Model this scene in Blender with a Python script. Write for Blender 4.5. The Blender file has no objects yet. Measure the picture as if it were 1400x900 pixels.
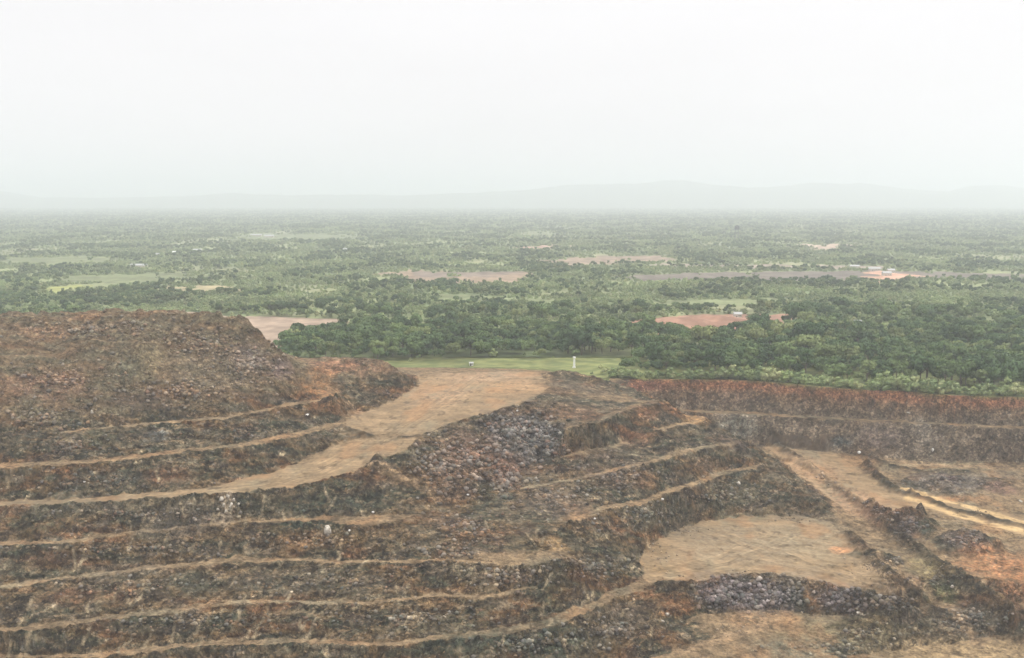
import bpy, math, random
import numpy as np
from mathutils import Vector, Matrix

# ------------------------------------------------------------------ camera, world, sun, exposure
scene = bpy.context.scene
COL = scene.collection
F = 1345.0                      # focal length in pixels of a 1400 px wide frame
PITCH = math.radians(7.54)      # camera looks down by this
HC = 130.0                      # camera height
cam_d = bpy.data.cameras.new("camera")
cam = bpy.data.objects.new("camera", cam_d)
COL.objects.link(cam)
cam.location = (0, 0, HC)
cam.rotation_euler = (math.pi/2 - PITCH, 0, 0)
cam_d.sensor_fit = 'HORIZONTAL'
cam_d.sensor_width = 36.0
cam_d.lens = F/1400.0*36.0
cam_d.clip_start = 1.0
cam_d.clip_end = 80000.0
scene.camera = cam

SUN_EL, SUN_AZ = math.radians(48), math.radians(78)   # azimuth measured from +Y towards +X
world = bpy.data.worlds.new("World")
scene.world = world
world.use_nodes = True
wn, wl = world.node_tree.nodes, world.node_tree.links
wn.clear()
w_out = wn.new("ShaderNodeOutputWorld")
w_bg = wn.new("ShaderNodeBackground"); w_bg.inputs[1].default_value = 0.10
w_sky = wn.new("ShaderNodeTexSky"); w_sky.sky_type = 'NISHITA'; w_sky.sun_disc = False
w_sky.sun_elevation = SUN_EL; w_sky.sun_rotation = SUN_AZ
w_sky.dust_density = 6.0; w_sky.air_density = 1.2
w_tc = wn.new("ShaderNodeTexCoord")
w_sep = wn.new("ShaderNodeSeparateXYZ"); wl.new(w_tc.outputs['Generated'], w_sep.inputs[0])
w_ramp = wn.new("ShaderNodeValToRGB"); wl.new(w_sep.outputs[2], w_ramp.inputs[0])
cr = w_ramp.color_ramp
cr.elements[0].position = 0.0; cr.elements[0].color = (1.02, .995, .985, 1)
cr.elements[1].position = 0.33; cr.elements[1].color = (1.045, 1.02, 1.025, 1)
e = cr.elements.new(1.0); e.color = (1.0, 1.0, 1.0, 1)
w_map = wn.new("ShaderNodeMapping"); w_map.inputs['Scale'].default_value = (1.5, 1.5, 6.0)
wl.new(w_tc.outputs['Generated'], w_map.inputs[0])
w_noise = wn.new("ShaderNodeTexNoise"); w_noise.inputs['Scale'].default_value = 1.6
w_noise.inputs['Detail'].default_value = 4.0
wl.new(w_map.outputs[0], w_noise.inputs['Vector'])
w_mr = wn.new("ShaderNodeMapRange"); wl.new(w_noise.outputs[0], w_mr.inputs[0])
w_mr.inputs[1].default_value = 0.3; w_mr.inputs[2].default_value = 0.7
w_mr.inputs[3].default_value = 0.955; w_mr.inputs[4].default_value = 1.01
# overcast brightening towards the zenith (out of the picture)
w_z = wn.new("ShaderNodeMapRange"); wl.new(w_sep.outputs[2], w_z.inputs[0])
w_z.inputs[1].default_value = 0.3; w_z.inputs[2].default_value = 1.0
w_z.inputs[3].default_value = 1.0; w_z.inputs[4].default_value = 3.0
w_m1 = wn.new("ShaderNodeMath"); w_m1.operation = 'MULTIPLY'
wl.new(w_mr.outputs[0], w_m1.inputs[0]); wl.new(w_z.outputs[0], w_m1.inputs[1])
w_m2 = wn.new("ShaderNodeMath"); w_m2.operation = 'MULTIPLY'; w_m2.inputs[1].default_value = 10.0
wl.new(w_m1.outputs[0], w_m2.inputs[0])
w_vm = wn.new("ShaderNodeVectorMath"); w_vm.operation = 'SCALE'
wl.new(w_ramp.outputs[0], w_vm.inputs[0]); wl.new(w_m2.outputs[0], w_vm.inputs['Scale'])
w_mix = wn.new("ShaderNodeMix"); w_mix.data_type = 'RGBA'; w_mix.inputs[0].default_value = 0.93
wl.new(w_sky.outputs[0], w_mix.inputs[6]); wl.new(w_vm.outputs[0], w_mix.inputs[7])
wl.new(w_mix.outputs[2], w_bg.inputs[0]); wl.new(w_bg.outputs[0], w_out.inputs[0])

sun_d = bpy.data.lights.new("sun", 'SUN'); sun_d.energy = 1.5; sun_d.angle = math.radians(10)
sun_d.color = (1.0, 0.95, 0.86)
sun = bpy.data.objects.new("sun", sun_d); COL.objects.link(sun)
sd = Vector((math.sin(SUN_AZ)*math.cos(SUN_EL), math.cos(SUN_AZ)*math.cos(SUN_EL), math.sin(SUN_EL)))
sun.rotation_euler = sd.to_track_quat('Z', 'Y').to_euler()
sun.location = (0, 0, 300)

vs = scene.view_settings
vs.view_transform = 'Standard'; vs.look = 'None'; vs.gamma = 1.0; vs.exposure = 0.0
vs.use_curve_mapping = False
scene.render.engine = 'CYCLES'
cy = scene.cycles
cy.max_bounces = 6; cy.diffuse_bounces = 2; cy.glossy_bounces = 1; cy.transmission_bounces = 1
cy.volume_bounces = 4; cy.transparent_max_bounces = 4
cy.use_denoising = True
cy.sample_clamp_indirect = 4.0

RNG = np.random.default_rng(7)
random.seed(7)
ZP = -15.0                      # level of the plain round the pit

# ------------------------------------------------------------------ helpers
CP, SP = math.cos(PITCH), math.sin(PITCH)
def ray(px, py):
    dx, dy = (px-700.0)/F, (450.0-py)/F
    return np.array([dx, CP+dy*SP, -SP+dy*CP])     # world direction
def W(px, py, z):
    d = ray(px, py); t = (z-HC)/d[2]
    return np.array([d[0]*t, d[1]*t, z])
def WR(px, py, y):
    d = ray(px, py); t = y/d[1]
    return np.array([d[0]*t, y, HC+d[2]*t])

_perm = np.random.default_rng(11).permutation(4096).astype(np.int64)
_ang = np.random.default_rng(12).uniform(0, 2*np.pi, 4096)
_gx, _gy = np.cos(_ang).astype(np.float32), np.sin(_ang).astype(np.float32)
def perlin(x, y, seed=0):
    xi, yi = np.floor(x).astype(np.int64), np.floor(y).astype(np.int64)
    xf, yf = (x-xi).astype(np.float32), (y-yi).astype(np.float32)
    u = xf*xf*xf*(xf*(xf*6-15)+10); v = yf*yf*yf*(yf*(yf*6-15)+10)
    def g(ix, iy, fx, fy):
        h = _perm[(_perm[(ix+seed*131) & 4095] + iy) & 4095]
        return _gx[h]*fx + _gy[h]*fy
    a = g(xi, yi, xf, yf); b = g(xi+1, yi, xf-1, yf)
    c = g(xi, yi+1, xf, yf-1); d = g(xi+1, yi+1, xf-1, yf-1)
    return (a+u*(b-a) + v*((c+u*(d-c))-(a+u*(b-a))))*1.5
def fbm(x, y, oct=4, seed=0, gain=0.5, lac=2.03):
    s = 0; a = 1.0; n = 0
    for i in range(oct):
        s = s + a*perlin(x+i*17.3, y-i*9.1, seed+i); n += a
        a *= gain; x = x*lac; y = y*lac
    return s/n
def ridged(x, y, oct=3, seed=0, gain=0.5):
    s = 0; a = 1.0; n = 0
    for i in range(oct):
        s = s + a*(1-2*np.abs(perlin(x+i*7.7, y+i*3.1, seed+i))); n += a
        a *= gain; x = x*2.1; y = y*2.1
    return s/n
def sstep(a, b, x):
    t = np.clip((x-a)/(b-a), 0, 1); return t*t*(3-2*t)
def in_poly(x, y, P):
    ins = np.zeros(x.shape, bool); n = len(P); j = n-1
    for i in range(n):
        xi, yi = P[i][0], P[i][1]; xj, yj = P[j][0], P[j][1]
        c = ((yi > y) != (yj > y)) & (x < (xj-xi)*(y-yi)/(yj-yi+1e-12)+xi)
        ins ^= c; j = i
    return ins

def np_mesh(name, verts, faces, mat, colors=None, smooth=False, nv=4):
    me = bpy.data.meshes.new(name)
    nV, nF = len(verts), len(faces)
    me.vertices.add(nV); me.vertices.foreach_set("co", np.ascontiguousarray(verts, np.float32).ravel())
    me.loops.add(nF*nv); me.loops.foreach_set("vertex_index", np.ascontiguousarray(faces, np.int32).ravel())
    me.polygons.add(nF)
    me.polygons.foreach_set("loop_start", np.arange(0, nF*nv, nv, dtype=np.int32))
    if smooth:
        me.polygons.foreach_set("use_smooth", np.ones(nF, bool))
    me.update(calc_edges=True)
    if colors is not None:
        ca = me.color_attributes.new("Col", 'FLOAT_COLOR', 'POINT')
        c4 = np.ones((nV, 4), np.float32); c4[:, :colors.shape[1]] = colors
        ca.data.foreach_set("color", c4.ravel())
    if mat: me.materials.append(mat)
    return me
def link(name, me, parent=None):
    o = bpy.data.objects.new(name, me); COL.objects.link(o)
    if parent: o.parent = parent
    return o
def tag(o, label=None, cat=None, group=None, kind=None):
    if label: o['label'] = label
    if cat: o['category'] = cat
    if group: o['group'] = group
    if kind: o['kind'] = kind
    return o

# ------------------------------------------------------------------ materials
def base_mat(name, rough=0.95, spec=0.15):
    m = bpy.data.materials.new(name); m.use_nodes = True
    b = m.node_tree.nodes['Principled BSDF']
    b.inputs['Roughness'].default_value = rough
    b.inputs['Specular IOR Level'].default_value = spec
    return m, m.node_tree.nodes, m.node_tree.links, b

def soil_mat(name, s1=0.9, s2=0.16, amp=0.55, bump=1.0, bdist=0.5, block=0.0):
    """vertex colour broken up by two sizes of procedural grain, with bump"""
    m, n, l, b = base_mat(name)
    at = n.new("ShaderNodeAttribute"); at.attribute_name = "Col"
    tc = n.new("ShaderNodeTexCoord")
    n1 = n.new("ShaderNodeTexNoise"); n1.inputs['Scale'].default_value = s1
    n1.inputs['Detail'].default_value = 6; n1.inputs['Roughness'].default_value = 0.7
    n2 = n.new("ShaderNodeTexNoise"); n2.inputs['Scale'].default_value = s2
    n2.inputs['Detail'].default_value = 5; n2.inputs['Roughness'].default_value = 0.65
    l.new(tc.outputs['Object'], n1.inputs['Vector']); l.new(tc.outputs['Object'], n2.inputs['Vector'])
    a = n.new("ShaderNodeMath"); a.operation = 'ADD'
    l.new(n1.outputs[0], a.inputs[0]); l.new(n2.outputs[0], a.inputs[1])
    r = n.new("ShaderNodeMapRange"); l.new(a.outputs[0], r.inputs[0])
    r.inputs[1].default_value = 0.80; r.inputs[2].default_value = 1.22
    r.inputs[3].default_value = 1-amp; r.inputs[4].default_value = 1+amp
    vm = n.new("ShaderNodeVectorMath"); vm.operation = 'SCALE'
    l.new(at.outputs['Color'], vm.inputs[0]); l.new(r.outputs[0], vm.inputs['Scale'])
    outc, hgt_ = vm.outputs[0], n1.outputs[0]
    if block:                      # jointed blocks: three dimensional cells of two sizes, dark joints
        wv = n.new("ShaderNodeVectorMath"); wv.operation = 'SCALE'; wv.inputs['Scale'].default_value = 2.6
        l.new(n2.outputs[1], wv.inputs[0])
        ad = n.new("ShaderNodeVectorMath"); ad.operation = 'ADD'
        l.new(tc.outputs['Object'], ad.inputs[0]); l.new(wv.outputs[0], ad.inputs[1])
        fac = None
        for sc_, lo, hi in ((block, .62, 1.48), (block*2.3, .66, 1.42)):
            vo = n.new("ShaderNodeTexVoronoi"); vo.inputs['Scale'].default_value = sc_
            l.new(ad.outputs[0], vo.inputs['Vector'])
            sp = n.new("ShaderNodeSeparateColor"); l.new(vo.outputs['Color'], sp.inputs[0])
            mr = n.new("ShaderNodeMapRange"); l.new(sp.outputs[0], mr.inputs[0])
            mr.inputs[3].default_value = lo; mr.inputs[4].default_value = hi
            if fac is None: fac = mr.outputs[0]; vd = vo
            else:
                mu = n.new("ShaderNodeMath"); mu.operation = 'MULTIPLY'; l.new(fac, mu.inputs[0]); l.new(mr.outputs[0], mu.inputs[1]); fac = mu.outputs[0]
        ve = n.new("ShaderNodeTexVoronoi"); ve.feature = 'DISTANCE_TO_EDGE'; ve.inputs['Scale'].default_value = block
        l.new(ad.outputs[0], ve.inputs['Vector'])
        me_ = n.new("ShaderNodeMapRange"); l.new(ve.outputs['Distance'], me_.inputs[0])
        me_.inputs[2].default_value = .10; me_.inputs[3].default_value = .62; me_.inputs[4].default_value = 1.0
        mu = n.new("ShaderNodeMath"); mu.operation = 'MULTIPLY'; l.new(fac, mu.inputs[0]); l.new(me_.outputs[0], mu.inputs[1])
        mx = n.new("ShaderNodeMix"); mx.data_type = 'FLOAT'; l.new(at.outputs['Alpha'], mx.inputs[0])
        l.new(mu.outputs[0], mx.inputs[2]); mx.inputs[3].default_value = 1.0
        v2 = n.new("ShaderNodeVectorMath"); v2.operation = 'SCALE'
        l.new(outc, v2.inputs[0]); l.new(mx.outputs[0], v2.inputs['Scale']); outc = v2.outputs[0]
        hh = n.new("ShaderNodeMath"); hh.operation = 'MULTIPLY_ADD'; l.new(mu.outputs[0], hh.inputs[0])
        hh.inputs[1].default_value = .5; l.new(n1.outputs[0], hh.inputs[2]); hgt_ = hh.outputs[0]
    l.new(outc, b.inputs['Base Color'])
    if bump:
        bp = n.new("ShaderNodeBump"); bp.inputs['Strength'].default_value = bump
        bp.inputs['Distance'].default_value = bdist
        l.new(hgt_, bp.inputs['Height']); l.new(bp.outputs[0], b.inputs['Normal'])
    return m
M_rock = soil_mat("broken_rock", 0.55, 0.16, 0.55, 1.0, 1.5, 0.33)
M_wall = soil_mat("wall_rock", 0.32, 0.11, 0.5, 1.0, 2.0, 0.42)
M_floor = soil_mat("packed_laterite", 0.45, 0.06, 0.20, 0.5, 0.3)
M_plain = soil_mat("plain_ground", 0.05, 0.012, 0.3, 0.0)

def stone_mat(name, c1, c2, scale=0.8):
    m, n, l, b = base_mat(name, 0.9, 0.2)
    tc = n.new("ShaderNodeTexCoord"); g = n.new("ShaderNodeNewGeometry")
    n1 = n.new("ShaderNodeTexNoise"); n1.inputs['Scale'].default_value = scale; n1.inputs['Detail'].default_value = 5
    l.new(g.outputs['Position'], n1.inputs['Vector'])
    r = n.new("ShaderNodeValToRGB"); l.new(n1.outputs[0], r.inputs[0])
    r.color_ramp.elements[0].position = 0.35; r.color_ramp.elements[0].color = (*c1, 1)
    r.color_ramp.elements[1].position = 0.65; r.color_ramp.elements[1].color = (*c2, 1)
    l.new(r.outputs[0], b.inputs['Base Color'])
    bp = n.new("ShaderNodeBump"); bp.inputs['Distance'].default_value = 0.2
    l.new(n1.outputs[0], bp.inputs['Height']); l.new(bp.outputs[0], b.inputs['Normal'])
    return m
def flat_mat(name, c, rough=0.7, grime=0.15):
    m, n, l, b = base_mat(name, rough, 0.3)
    g = n.new("ShaderNodeNewGeometry")
    n1 = n.new("ShaderNodeTexNoise"); n1.inputs['Scale'].default_value = 0.9; n1.inputs['Detail'].default_value = 4
    l.new(g.outputs['Position'], n1.inputs['Vector'])
    r = n.new("ShaderNodeMapRange"); l.new(n1.outputs[0], r.inputs[0])
    r.inputs[3].default_value = 1-grime; r.inputs[4].default_value = 1+grime*0.3
    vm = n.new("ShaderNodeVectorMath"); vm.operation = 'SCALE'; vm.inputs[0].default_value = c
    l.new(r.outputs[0], vm.inputs['Scale']); l.new(vm.outputs[0], b.inputs['Base Color'])
    return m

# ------------------------------------------------------------------ pit terrain: contour lines -> height field
U0, U1, NU = -0.72, 0.72, 1060
Y0, Y1 = 300.0, 900.0
NV = 1400
us = np.linspace(U0, U1, NU); vsr = np.linspace(math.log(Y0), math.log(Y1), NV)
dU, dV = us[1]-us[0], vsr[1]-vsr[0]

pts = []            # sampled constraint points
LED = []            # which of them bound a bench floor
def line(P):
    """P: rows (px, py, z) or (px, py, 'y', forward distance)"""
    Q = [WR(p[0], p[1], p[3]) if p[2] == 'y' else W(*p) for p in P]
    for a, b in zip(Q[:-1], Q[1:]):
        L = np.linalg.norm(b-a); n = max(2, int(L/0.25))
        t = np.linspace(0, 1, n)[:, None]
        pts.append(a+(b-a)*t)
def band(P):
    """P rows (px, py centre, thickness px, z): a level bench, its toe and its crest"""
    LED.append((len(pts), len(P)-1))
    line([(p[0], p[1]-p[2]/2, p[3]) for p in P])
    line([(p[0], p[1]+p[2]/2, p[3]) for p in P])
    line([(p[0], p[1], p[3]) for p in P])

# left hand benches, top to bottom
band([(-320,656,6,-13),(0,638,6,-13),(130,631,5,-13),(230,619,5,-13),(330,608,5,-13),(400,595,5,-13.5),(450,583,7,-14),(474,577,10,-14.3)])
line([(-320,702,-27),(0,686,-27),(115,681,-27),(200,674,-27),(290,667,-27),(350,650,-27),(390,641,-26),(408,634,-25.5),(425,622,-24),(451,613,-22),(470,605,-20),(506,597,-17.5)])
crestB = [(-320,708,-27),(0,692,-27),(110,687,-27),(230,680,-27),(330,672,-27),(400,665,-27),(451,654,-25),(483,644,-23),(512,630,-21),(523,628,-20.5),(545,622,-19),(558,613,-17),(570,600,-15.5),(595,587,-13),(639,571,-9),(682,560,-7),(725,548,-5),(748,540,-4),(760,527,-3)]
line(crestB)
band([(-320,755,5,-40),(0,743,5,-40),(43,742,5,-40),(110,738,4,-40),(173,729,3,-40),(211,724,2,-40),(318,714,2,-40),(400,711,4,-40),(442,709,6,-40),(475,711,12,-40),(500,712,15,-40),(535,709,10,-40),(568,704,3,-40)])
band([(-320,815,5,-52),(0,802,5,-52),(43,797,5,-52),(127,787,5,-52),(179,779,5,-52),(245,774,5,-52),(312,766,6,-52),(375,764,5,-52),(408,764,4,-52),(465,770,4,-52),(523,768,4,-52),(595,766,3,-52),(650,768,2,-52),(696,771,3,-52),(720,770,8,-52.5),(750,762,22,-53),(790,768,7,-54)])
band([(-320,874,6,-62),(0,862,7,-62),(101,852,7,-62),(159,842,6,-62),(216,838,6,-62),(289,828,6,-62),(332,822,5,-62),(393,823,4,-62),(494,825,4,-62),(567,819,4,-62),(595,813,4,-62),(653,816,4,-62),(696,810,3,-62),(735,800,3,-62)])
bandF = [(-320,905,6,-71),(0,898,6,-71),(115,897,6,-71),(159,894,6,-71),(231,885,7,-71),(318,880,7,-71),(400,877,7,-71),(437,878,6,-71),(523,881,5,-71),(581,874,6,-71),(624,870,7,-71),(680,865,12,-71),(738,854,13,-71),(790,836,12,-71),(842,813,12,-71),(882,799,12,-71.5)]
band(bandF)
band([(-320,968,8,-86),(200,956,8,-86),(560,946,8,-86),(800,930,8,-86)])
# foot of the spoil heap and the bench under it
band([(90,590,2,-2),(180,581,3,-2),(260,575,3,-2),(310,571,3,-2),(340,565,4,-2),(400,553,4,-2),(440,547,3,-2),(468,543,3,-2)])
line([(-320,606,-2),(0,597,-2),(90,591,-2)])
# spoil heap
band([(-320,512,3,30),(0,490,3,34),(72,482,3,35),(115,472,3,38),(179,466,3,40),(196,469,3,40)])
line([(-320,440,'y',655),(0,434,'y',650),(60,436,'y',650),(100,434,'y',652),(160,431,'y',655),(260,430,'y',655),(300,433,'y',655),(330,441,'y',655),(350,452,'y',655),(375,470,'y',655),(392,488,'y',655),(404,508,'y',655),(400,520,'y',656),(388,536,0)])
line([(-320,437,'y',700),(0,431,'y',700),(160,428,'y',700),(260,428,'y',695),(300,433,'y',690)])
# low red heap beyond the first bench
line([(405,492,'y',720),(440,489,'y',715),(500,490,'y',710),(525,494,'y',708),(545,505,'y',706),(560,518,'y',706),(572,528,-7)])
line([(485,566,-14.3),(510,560,-13),(540,547,-10),(572,528,-7)])
line([(392,538,-1),(430,533,0),(452,531,0)])
# ramp head
line([(572,528,-7),(570,513,-4),(640,510,-3),(700,508,-3),(740,508,-3)])
# hump
line([(742,510,'y',735),(770,506,'y',735),(800,512,'y',735),(830,521,'y',735),(860,530,'y',735),(885,540,'y',733),(905,549,'y',728)])
# spur ledges
band([(709,668,3,-40.5),(781,656,3,-39),(842,642,3,-37),(882,633,4,-35.5),(903,628,4,-35)])
S1 = [(770,584,6,-14),(778,581,6,-14),(819,574,7,-14),(842,564,7,-13),(882,551,6,-12),(903,548,4,-11)]
band(S1)
band([(770,622,5,-30),(790,620,5,-30),(830,613,5,-30),(860,604,4,-30)])
band([(900,629,5,-35),(917,624,5,-35),(940,616,5,-35),(969,611,4,-35),(1010,606,3,-37)])
S3 = [(781,711,6,-47),(819,698,6,-48),(842,692,6,-49),(882,686,7,-50),(911,673,6,-50),(957,659,6,-50),(992,645,6,-50),(1035,639,4,-50)]
band(S3)
line([(905,549,-12),(915,553,-15),(930,562,-20),(935,568,-24),(965,571,-26),(985,586,-32),(1000,600,-37),(1022,604,-40),(1037,618,-45),(1045,640,-52),(1085,668,-58),(1120,690,-64)])
band([(895,589,3,-24),(930,580,4,-25),(966,573,4,-26)])
line([(935,569,-24),(950,581,-26),(985,590,-33)])
line([(742,620,-32),(700,668,-40),(660,690,-43),(600,692,-41)])        # foot of the boulder slope
line([(700,730,-47),(760,724,-48)])
# far wall
RIM = [(800,514),(850,518),(950,519),(1000,519),(1060,523),(1150,531),(1190,534),(1230,534),(1290,540),(1400,543.4),(1720,571)]
line([(p[0], p[1], ZP) for p in RIM])
RB = [(900,560,3.5,-38),(1000,564,3.5,-38),(1100,570,3.5,-37.5),(1200,575.5,3.5,-36.5),(1300,580,3.5,-35.5),(1400,585,2.8,-34.5),(1720,622,3.5,-33.5)]
band(RB)
BASE = [(880,604,-58),(930,605,-59),(1035,609,-59),(1075,613,-59),(1130,618,-59),(1200,626,-59),(1280,630,-58.5),(1400,632,-58),(1720,677,-57)]
line(BASE)
# floor on the right
line([(1035,611,-60),(1060,630,-62),(1100,655,-64),(1130,680,-67),(1165,705,-70)])
line([(1220,633,-60.5),(1400,642,-60),(1720,668,-60)])
line([(1240,670,-66),(1400,712,-68),(1720,790,-72)])
line([(1240,682,-67),(1300,705,-68.5),(1400,730,-70),(1720,810,-74)])
line([(1130,640,-63),(1180,690,-68.5),(1200,735,-72),(1260,760,-74),(1330,790,-75),(1390,840,-80)])
line([(1310,750,-73),(1400,760,-73),(1720,820,-77)])
line([(1330,790,-75),(1400,800,-76),(1720,900,-84)])
# the level working floor (closed outline) and the face under it
FL1 = [(880,791,-71.5),(874,770,-71.5),(885,745,-71.5),(930,722,-71.5),(960,713,-71),(1020,706,-71),(1100,706,-71),(1135,714,-71),(1165,745,-72),(1205,790,-72),(1242,818,-72)]
line(FL1)
CR1 = [(890,799,-71.5),(940,797,-72),(1000,786,-72),(1030,785,-72),(1100,791,-72),(1150,801,-72),(1200,812,-72),(1242,818,-72)]
line(CR1)
line([(900,770,-71.5),(1000,750,-71.5),(1120,760,-72)])
line([(930,850,-83),(964,840,-84.5),(1018,835,-84.5),(1079,834,-84.5),(1114,840,-85),(1171,840,-85),(1275,842,-84.5)])
line([(1060,842,-85.5),(1000,868,-87),(900,897,-89),(800,925,-90)])
line([(1150,899,-92),(1250,885,-92),(1320,878,-92),(1400,868,-92),(1720,850,-90)])
line([(1200,960,-93),(1400,930,-93),(1720,900,-92)])
line([(1270,838,'y',500),(1310,812,'y',505),(1350,814,'y',505),(1385,835,'y',500)])

P_all = np.concatenate(pts)
LW = []
for i0, n_ in LED:
    for k_ in range(n_):
        a_, c_, b_ = pts[i0+k_], pts[i0+k_+n_], pts[i0+k_+2*n_]
        for t_ in np.linspace(0, 1, 7):
            m_ = min(len(a_), len(c_)); ia = np.linspace(0, len(a_)-1, m_).astype(int); ic = np.linspace(0, len(c_)-1, m_).astype(int)
            LW.append(a_[ia]*(1-t_)+c_[ic]*t_)
LW = np.concatenate(LW)
# boundary of the level plain: forward distance as a function of u
bp_u, bp_y = [-0.9, -0.2], [830, 838]
for p in [(600,0,845),(700,0,842),(745,0,836)]:
    bp_u.append((p[0]-700)/F*1.02); bp_y.append(p[2])
for pa_, pb_ in zip(RIM[:-1], RIM[1:]):
    qa, qb = W(pa_[0], pa_[1], ZP), W(pb_[0], pb_[1], ZP)
    for t_ in np.linspace(0, 1, 13)[:-1]:
        q = qa*(1-t_)+qb*t_; bp_u.append(q[0]/q[1]); bp_y.append(q[1])
bp_u.append(qb[0]/qb[1]); bp_y.append(qb[1])
bp_u.append(0.95); bp_y.append(600)
def bound(u): return np.interp(u, bp_u, bp_y)

def solve(nu, nv, init, iters):
    uu = np.linspace(U0, U1, nu); vv = np.linspace(math.log(Y0), math.log(Y1), nv)
    S = np.zeros((nv, nu)); C = np.zeros((nv, nu))
    iu = np.rint((P_all[:, 0]/P_all[:, 1]-U0)/(U1-U0)*(nu-1)).astype(int)
    iv = np.rint((np.log(P_all[:, 1])-vv[0])/(vv[-1]-vv[0])*(nv-1)).astype(int)
    ok = (iu >= 0) & (iu < nu) & (iv >= 0) & (iv < nv)
    np.add.at(S, (iv[ok], iu[ok]), P_all[ok, 2]); np.add.at(C, (iv[ok], iu[ok]), 1)
    fix = C > 0; val = np.where(fix, S/np.maximum(C, 1), 0)
    by = bound(uu); pl = np.exp(vv)[:, None] > by[None, :]
    val = np.where(pl, ZP, val); fix = fix | pl
    fix[0, :] = True; val[0, :] = -98
    z = np.where(fix, val, init)
    wu = 1/(uu[1]-uu[0])**2; wv = 1/(vv[1]-vv[0])**2
    for _ in range(iters):
        zp = np.pad(z, 1, mode='edge')
        n = (wu*(zp[1:-1, :-2]+zp[1:-1, 2:])+wv*(zp[:-2, 1:-1]+zp[2:, 1:-1]))/(2*(wu+wv))
        z = np.where(fix, val, n)
    return z
def resize(z, nv, nu):
    a = np.linspace(0, z.shape[0]-1, nv); b = np.linspace(0, z.shape[1]-1, nu)
    return bil(z, a[:, None]+0*b[None, :], b[None, :]+0*a[:, None])
def bil(z, fv, fu):
    fv = np.clip(fv, 0, z.shape[0]-1.001); fu = np.clip(fu, 0, z.shape[1]-1.001)
    i = fv.astype(int); j = fu.astype(int); a = fv-i; b = fu-j
    return (z[i, j]*(1-a)*(1-b)+z[i+1, j]*a*(1-b)+z[i, j+1]*(1-a)*b+z[i+1, j+1]*a*b)
zz = np.full((44, 34), -50.0)
for k, (nu_, nv_, it) in enumerate([(34,44,600),(67,88,400),(133,175,300),(265,350,200),(530,700,120),(NU,NV,60)]):
    zz = solve(nu_, nv_, resize(zz, nv_, nu_), it)
H0 = zz

UU, VV = np.meshgrid(us, vsr); YY = np.exp(VV); XX = UU*YY
def slope_of(h):
    gv = np.gradient(h, axis=0)/dV/YY; gu = np.gradient(h, axis=1)/dU/YY
    return np.hypot(gu, gv)
pl_mask = YY > bound(UU)
inside = sstep(0, 6, bound(UU)-YY)          # 0 on the plain, 1 in the pit
wallm = sstep(-8, 0, YY-np.interp(UU, [W(*b)[0]/W(*b)[1] for b in BASE], [W(*b)[1] for b in BASE])-0)*(UU > .1)
# break the straight lines: warp the field, then add relief where it is steep
wx = fbm(XX/22, YY/22, 5, 3, 0.55)*3.6*(0.25+0.75*inside)*(1-wallm)+fbm(XX/30, YY/30, 2, 3)*3*wallm
wy = fbm(XX/22+50, YY/22, 5, 5, 0.55)*3.6*(0.15+0.85*inside)*(1-wallm)+fbm(XX/20, YY/30, 2, 5)*3.2*wallm
fu = (UU+wx/YY-U0)/dU; fv = (VV+wy/YY-vsr[0])/dV
H1 = bil(H0, fv, fu)
# ledges: push the steep faces in and out as a function of height
st0 = sstep(0.2, 0.6, slope_of(H1))
off_ = (fbm(XX/9, H1/3.2, 4, 15, .6)*2.6+np.floor(fbm(XX/5, H1/2.4, 2, 17)*3)/3*1.2)*st0*inside*(H1 < 2)
H1 = bil(H1, (VV+off_/YY-vsr[0])/dV, (UU+fbm(YY/6, H1/3, 3, 19)*1.2*st0*inside/YY-U0)/dU)
sl = slope_of(H1)
k = np.ones(5)/5
def blur(a, n=2):
    for _ in range(n):
        a = (a+np.roll(a, 1, 0)+np.roll(a, -1, 0)+np.roll(a, 2, 0)+np.roll(a, -2, 0))/5
        a = (a+np.roll(a, 1, 1)+np.roll(a, -1, 1)+np.roll(a, 2, 1)+np.roll(a, -2, 1))/5
    return a
steep = blur(sstep(0.16, 0.5, sl), 1)
def chunks(x, y, seed):
    # terraced noise: flat-topped blocks with sharp steps
    a = fbm(x, y, 3, seed, .6)*3.2; f = np.floor(a); t = a-f
    return (f+sstep(.55, 1, t))/3.2
gull = ridged(XX/5.5, YY/22, 3, 21)
blk = fbm(XX/7, YY/7, 4, 31, 0.6)
blk2 = ridged(XX/2.6, YY/2.6, 2, 41)
heapm = sstep(8, 25, H1)                     # the tall spoil heap
H2 = H1 + inside*steep*(gull*.45+blk*2.2+blk2*0.7+chunks(XX/9, YY/9, 43)*3.2+chunks(XX/3.6, YY/3.6+H1/3, 47)*1.7)*(1-0.2*heapm)*(1-.5*wallm) + inside*(1-steep)*(fbm(XX/9, YY/9, 4, 51, 0.6)*0.35)

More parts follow.
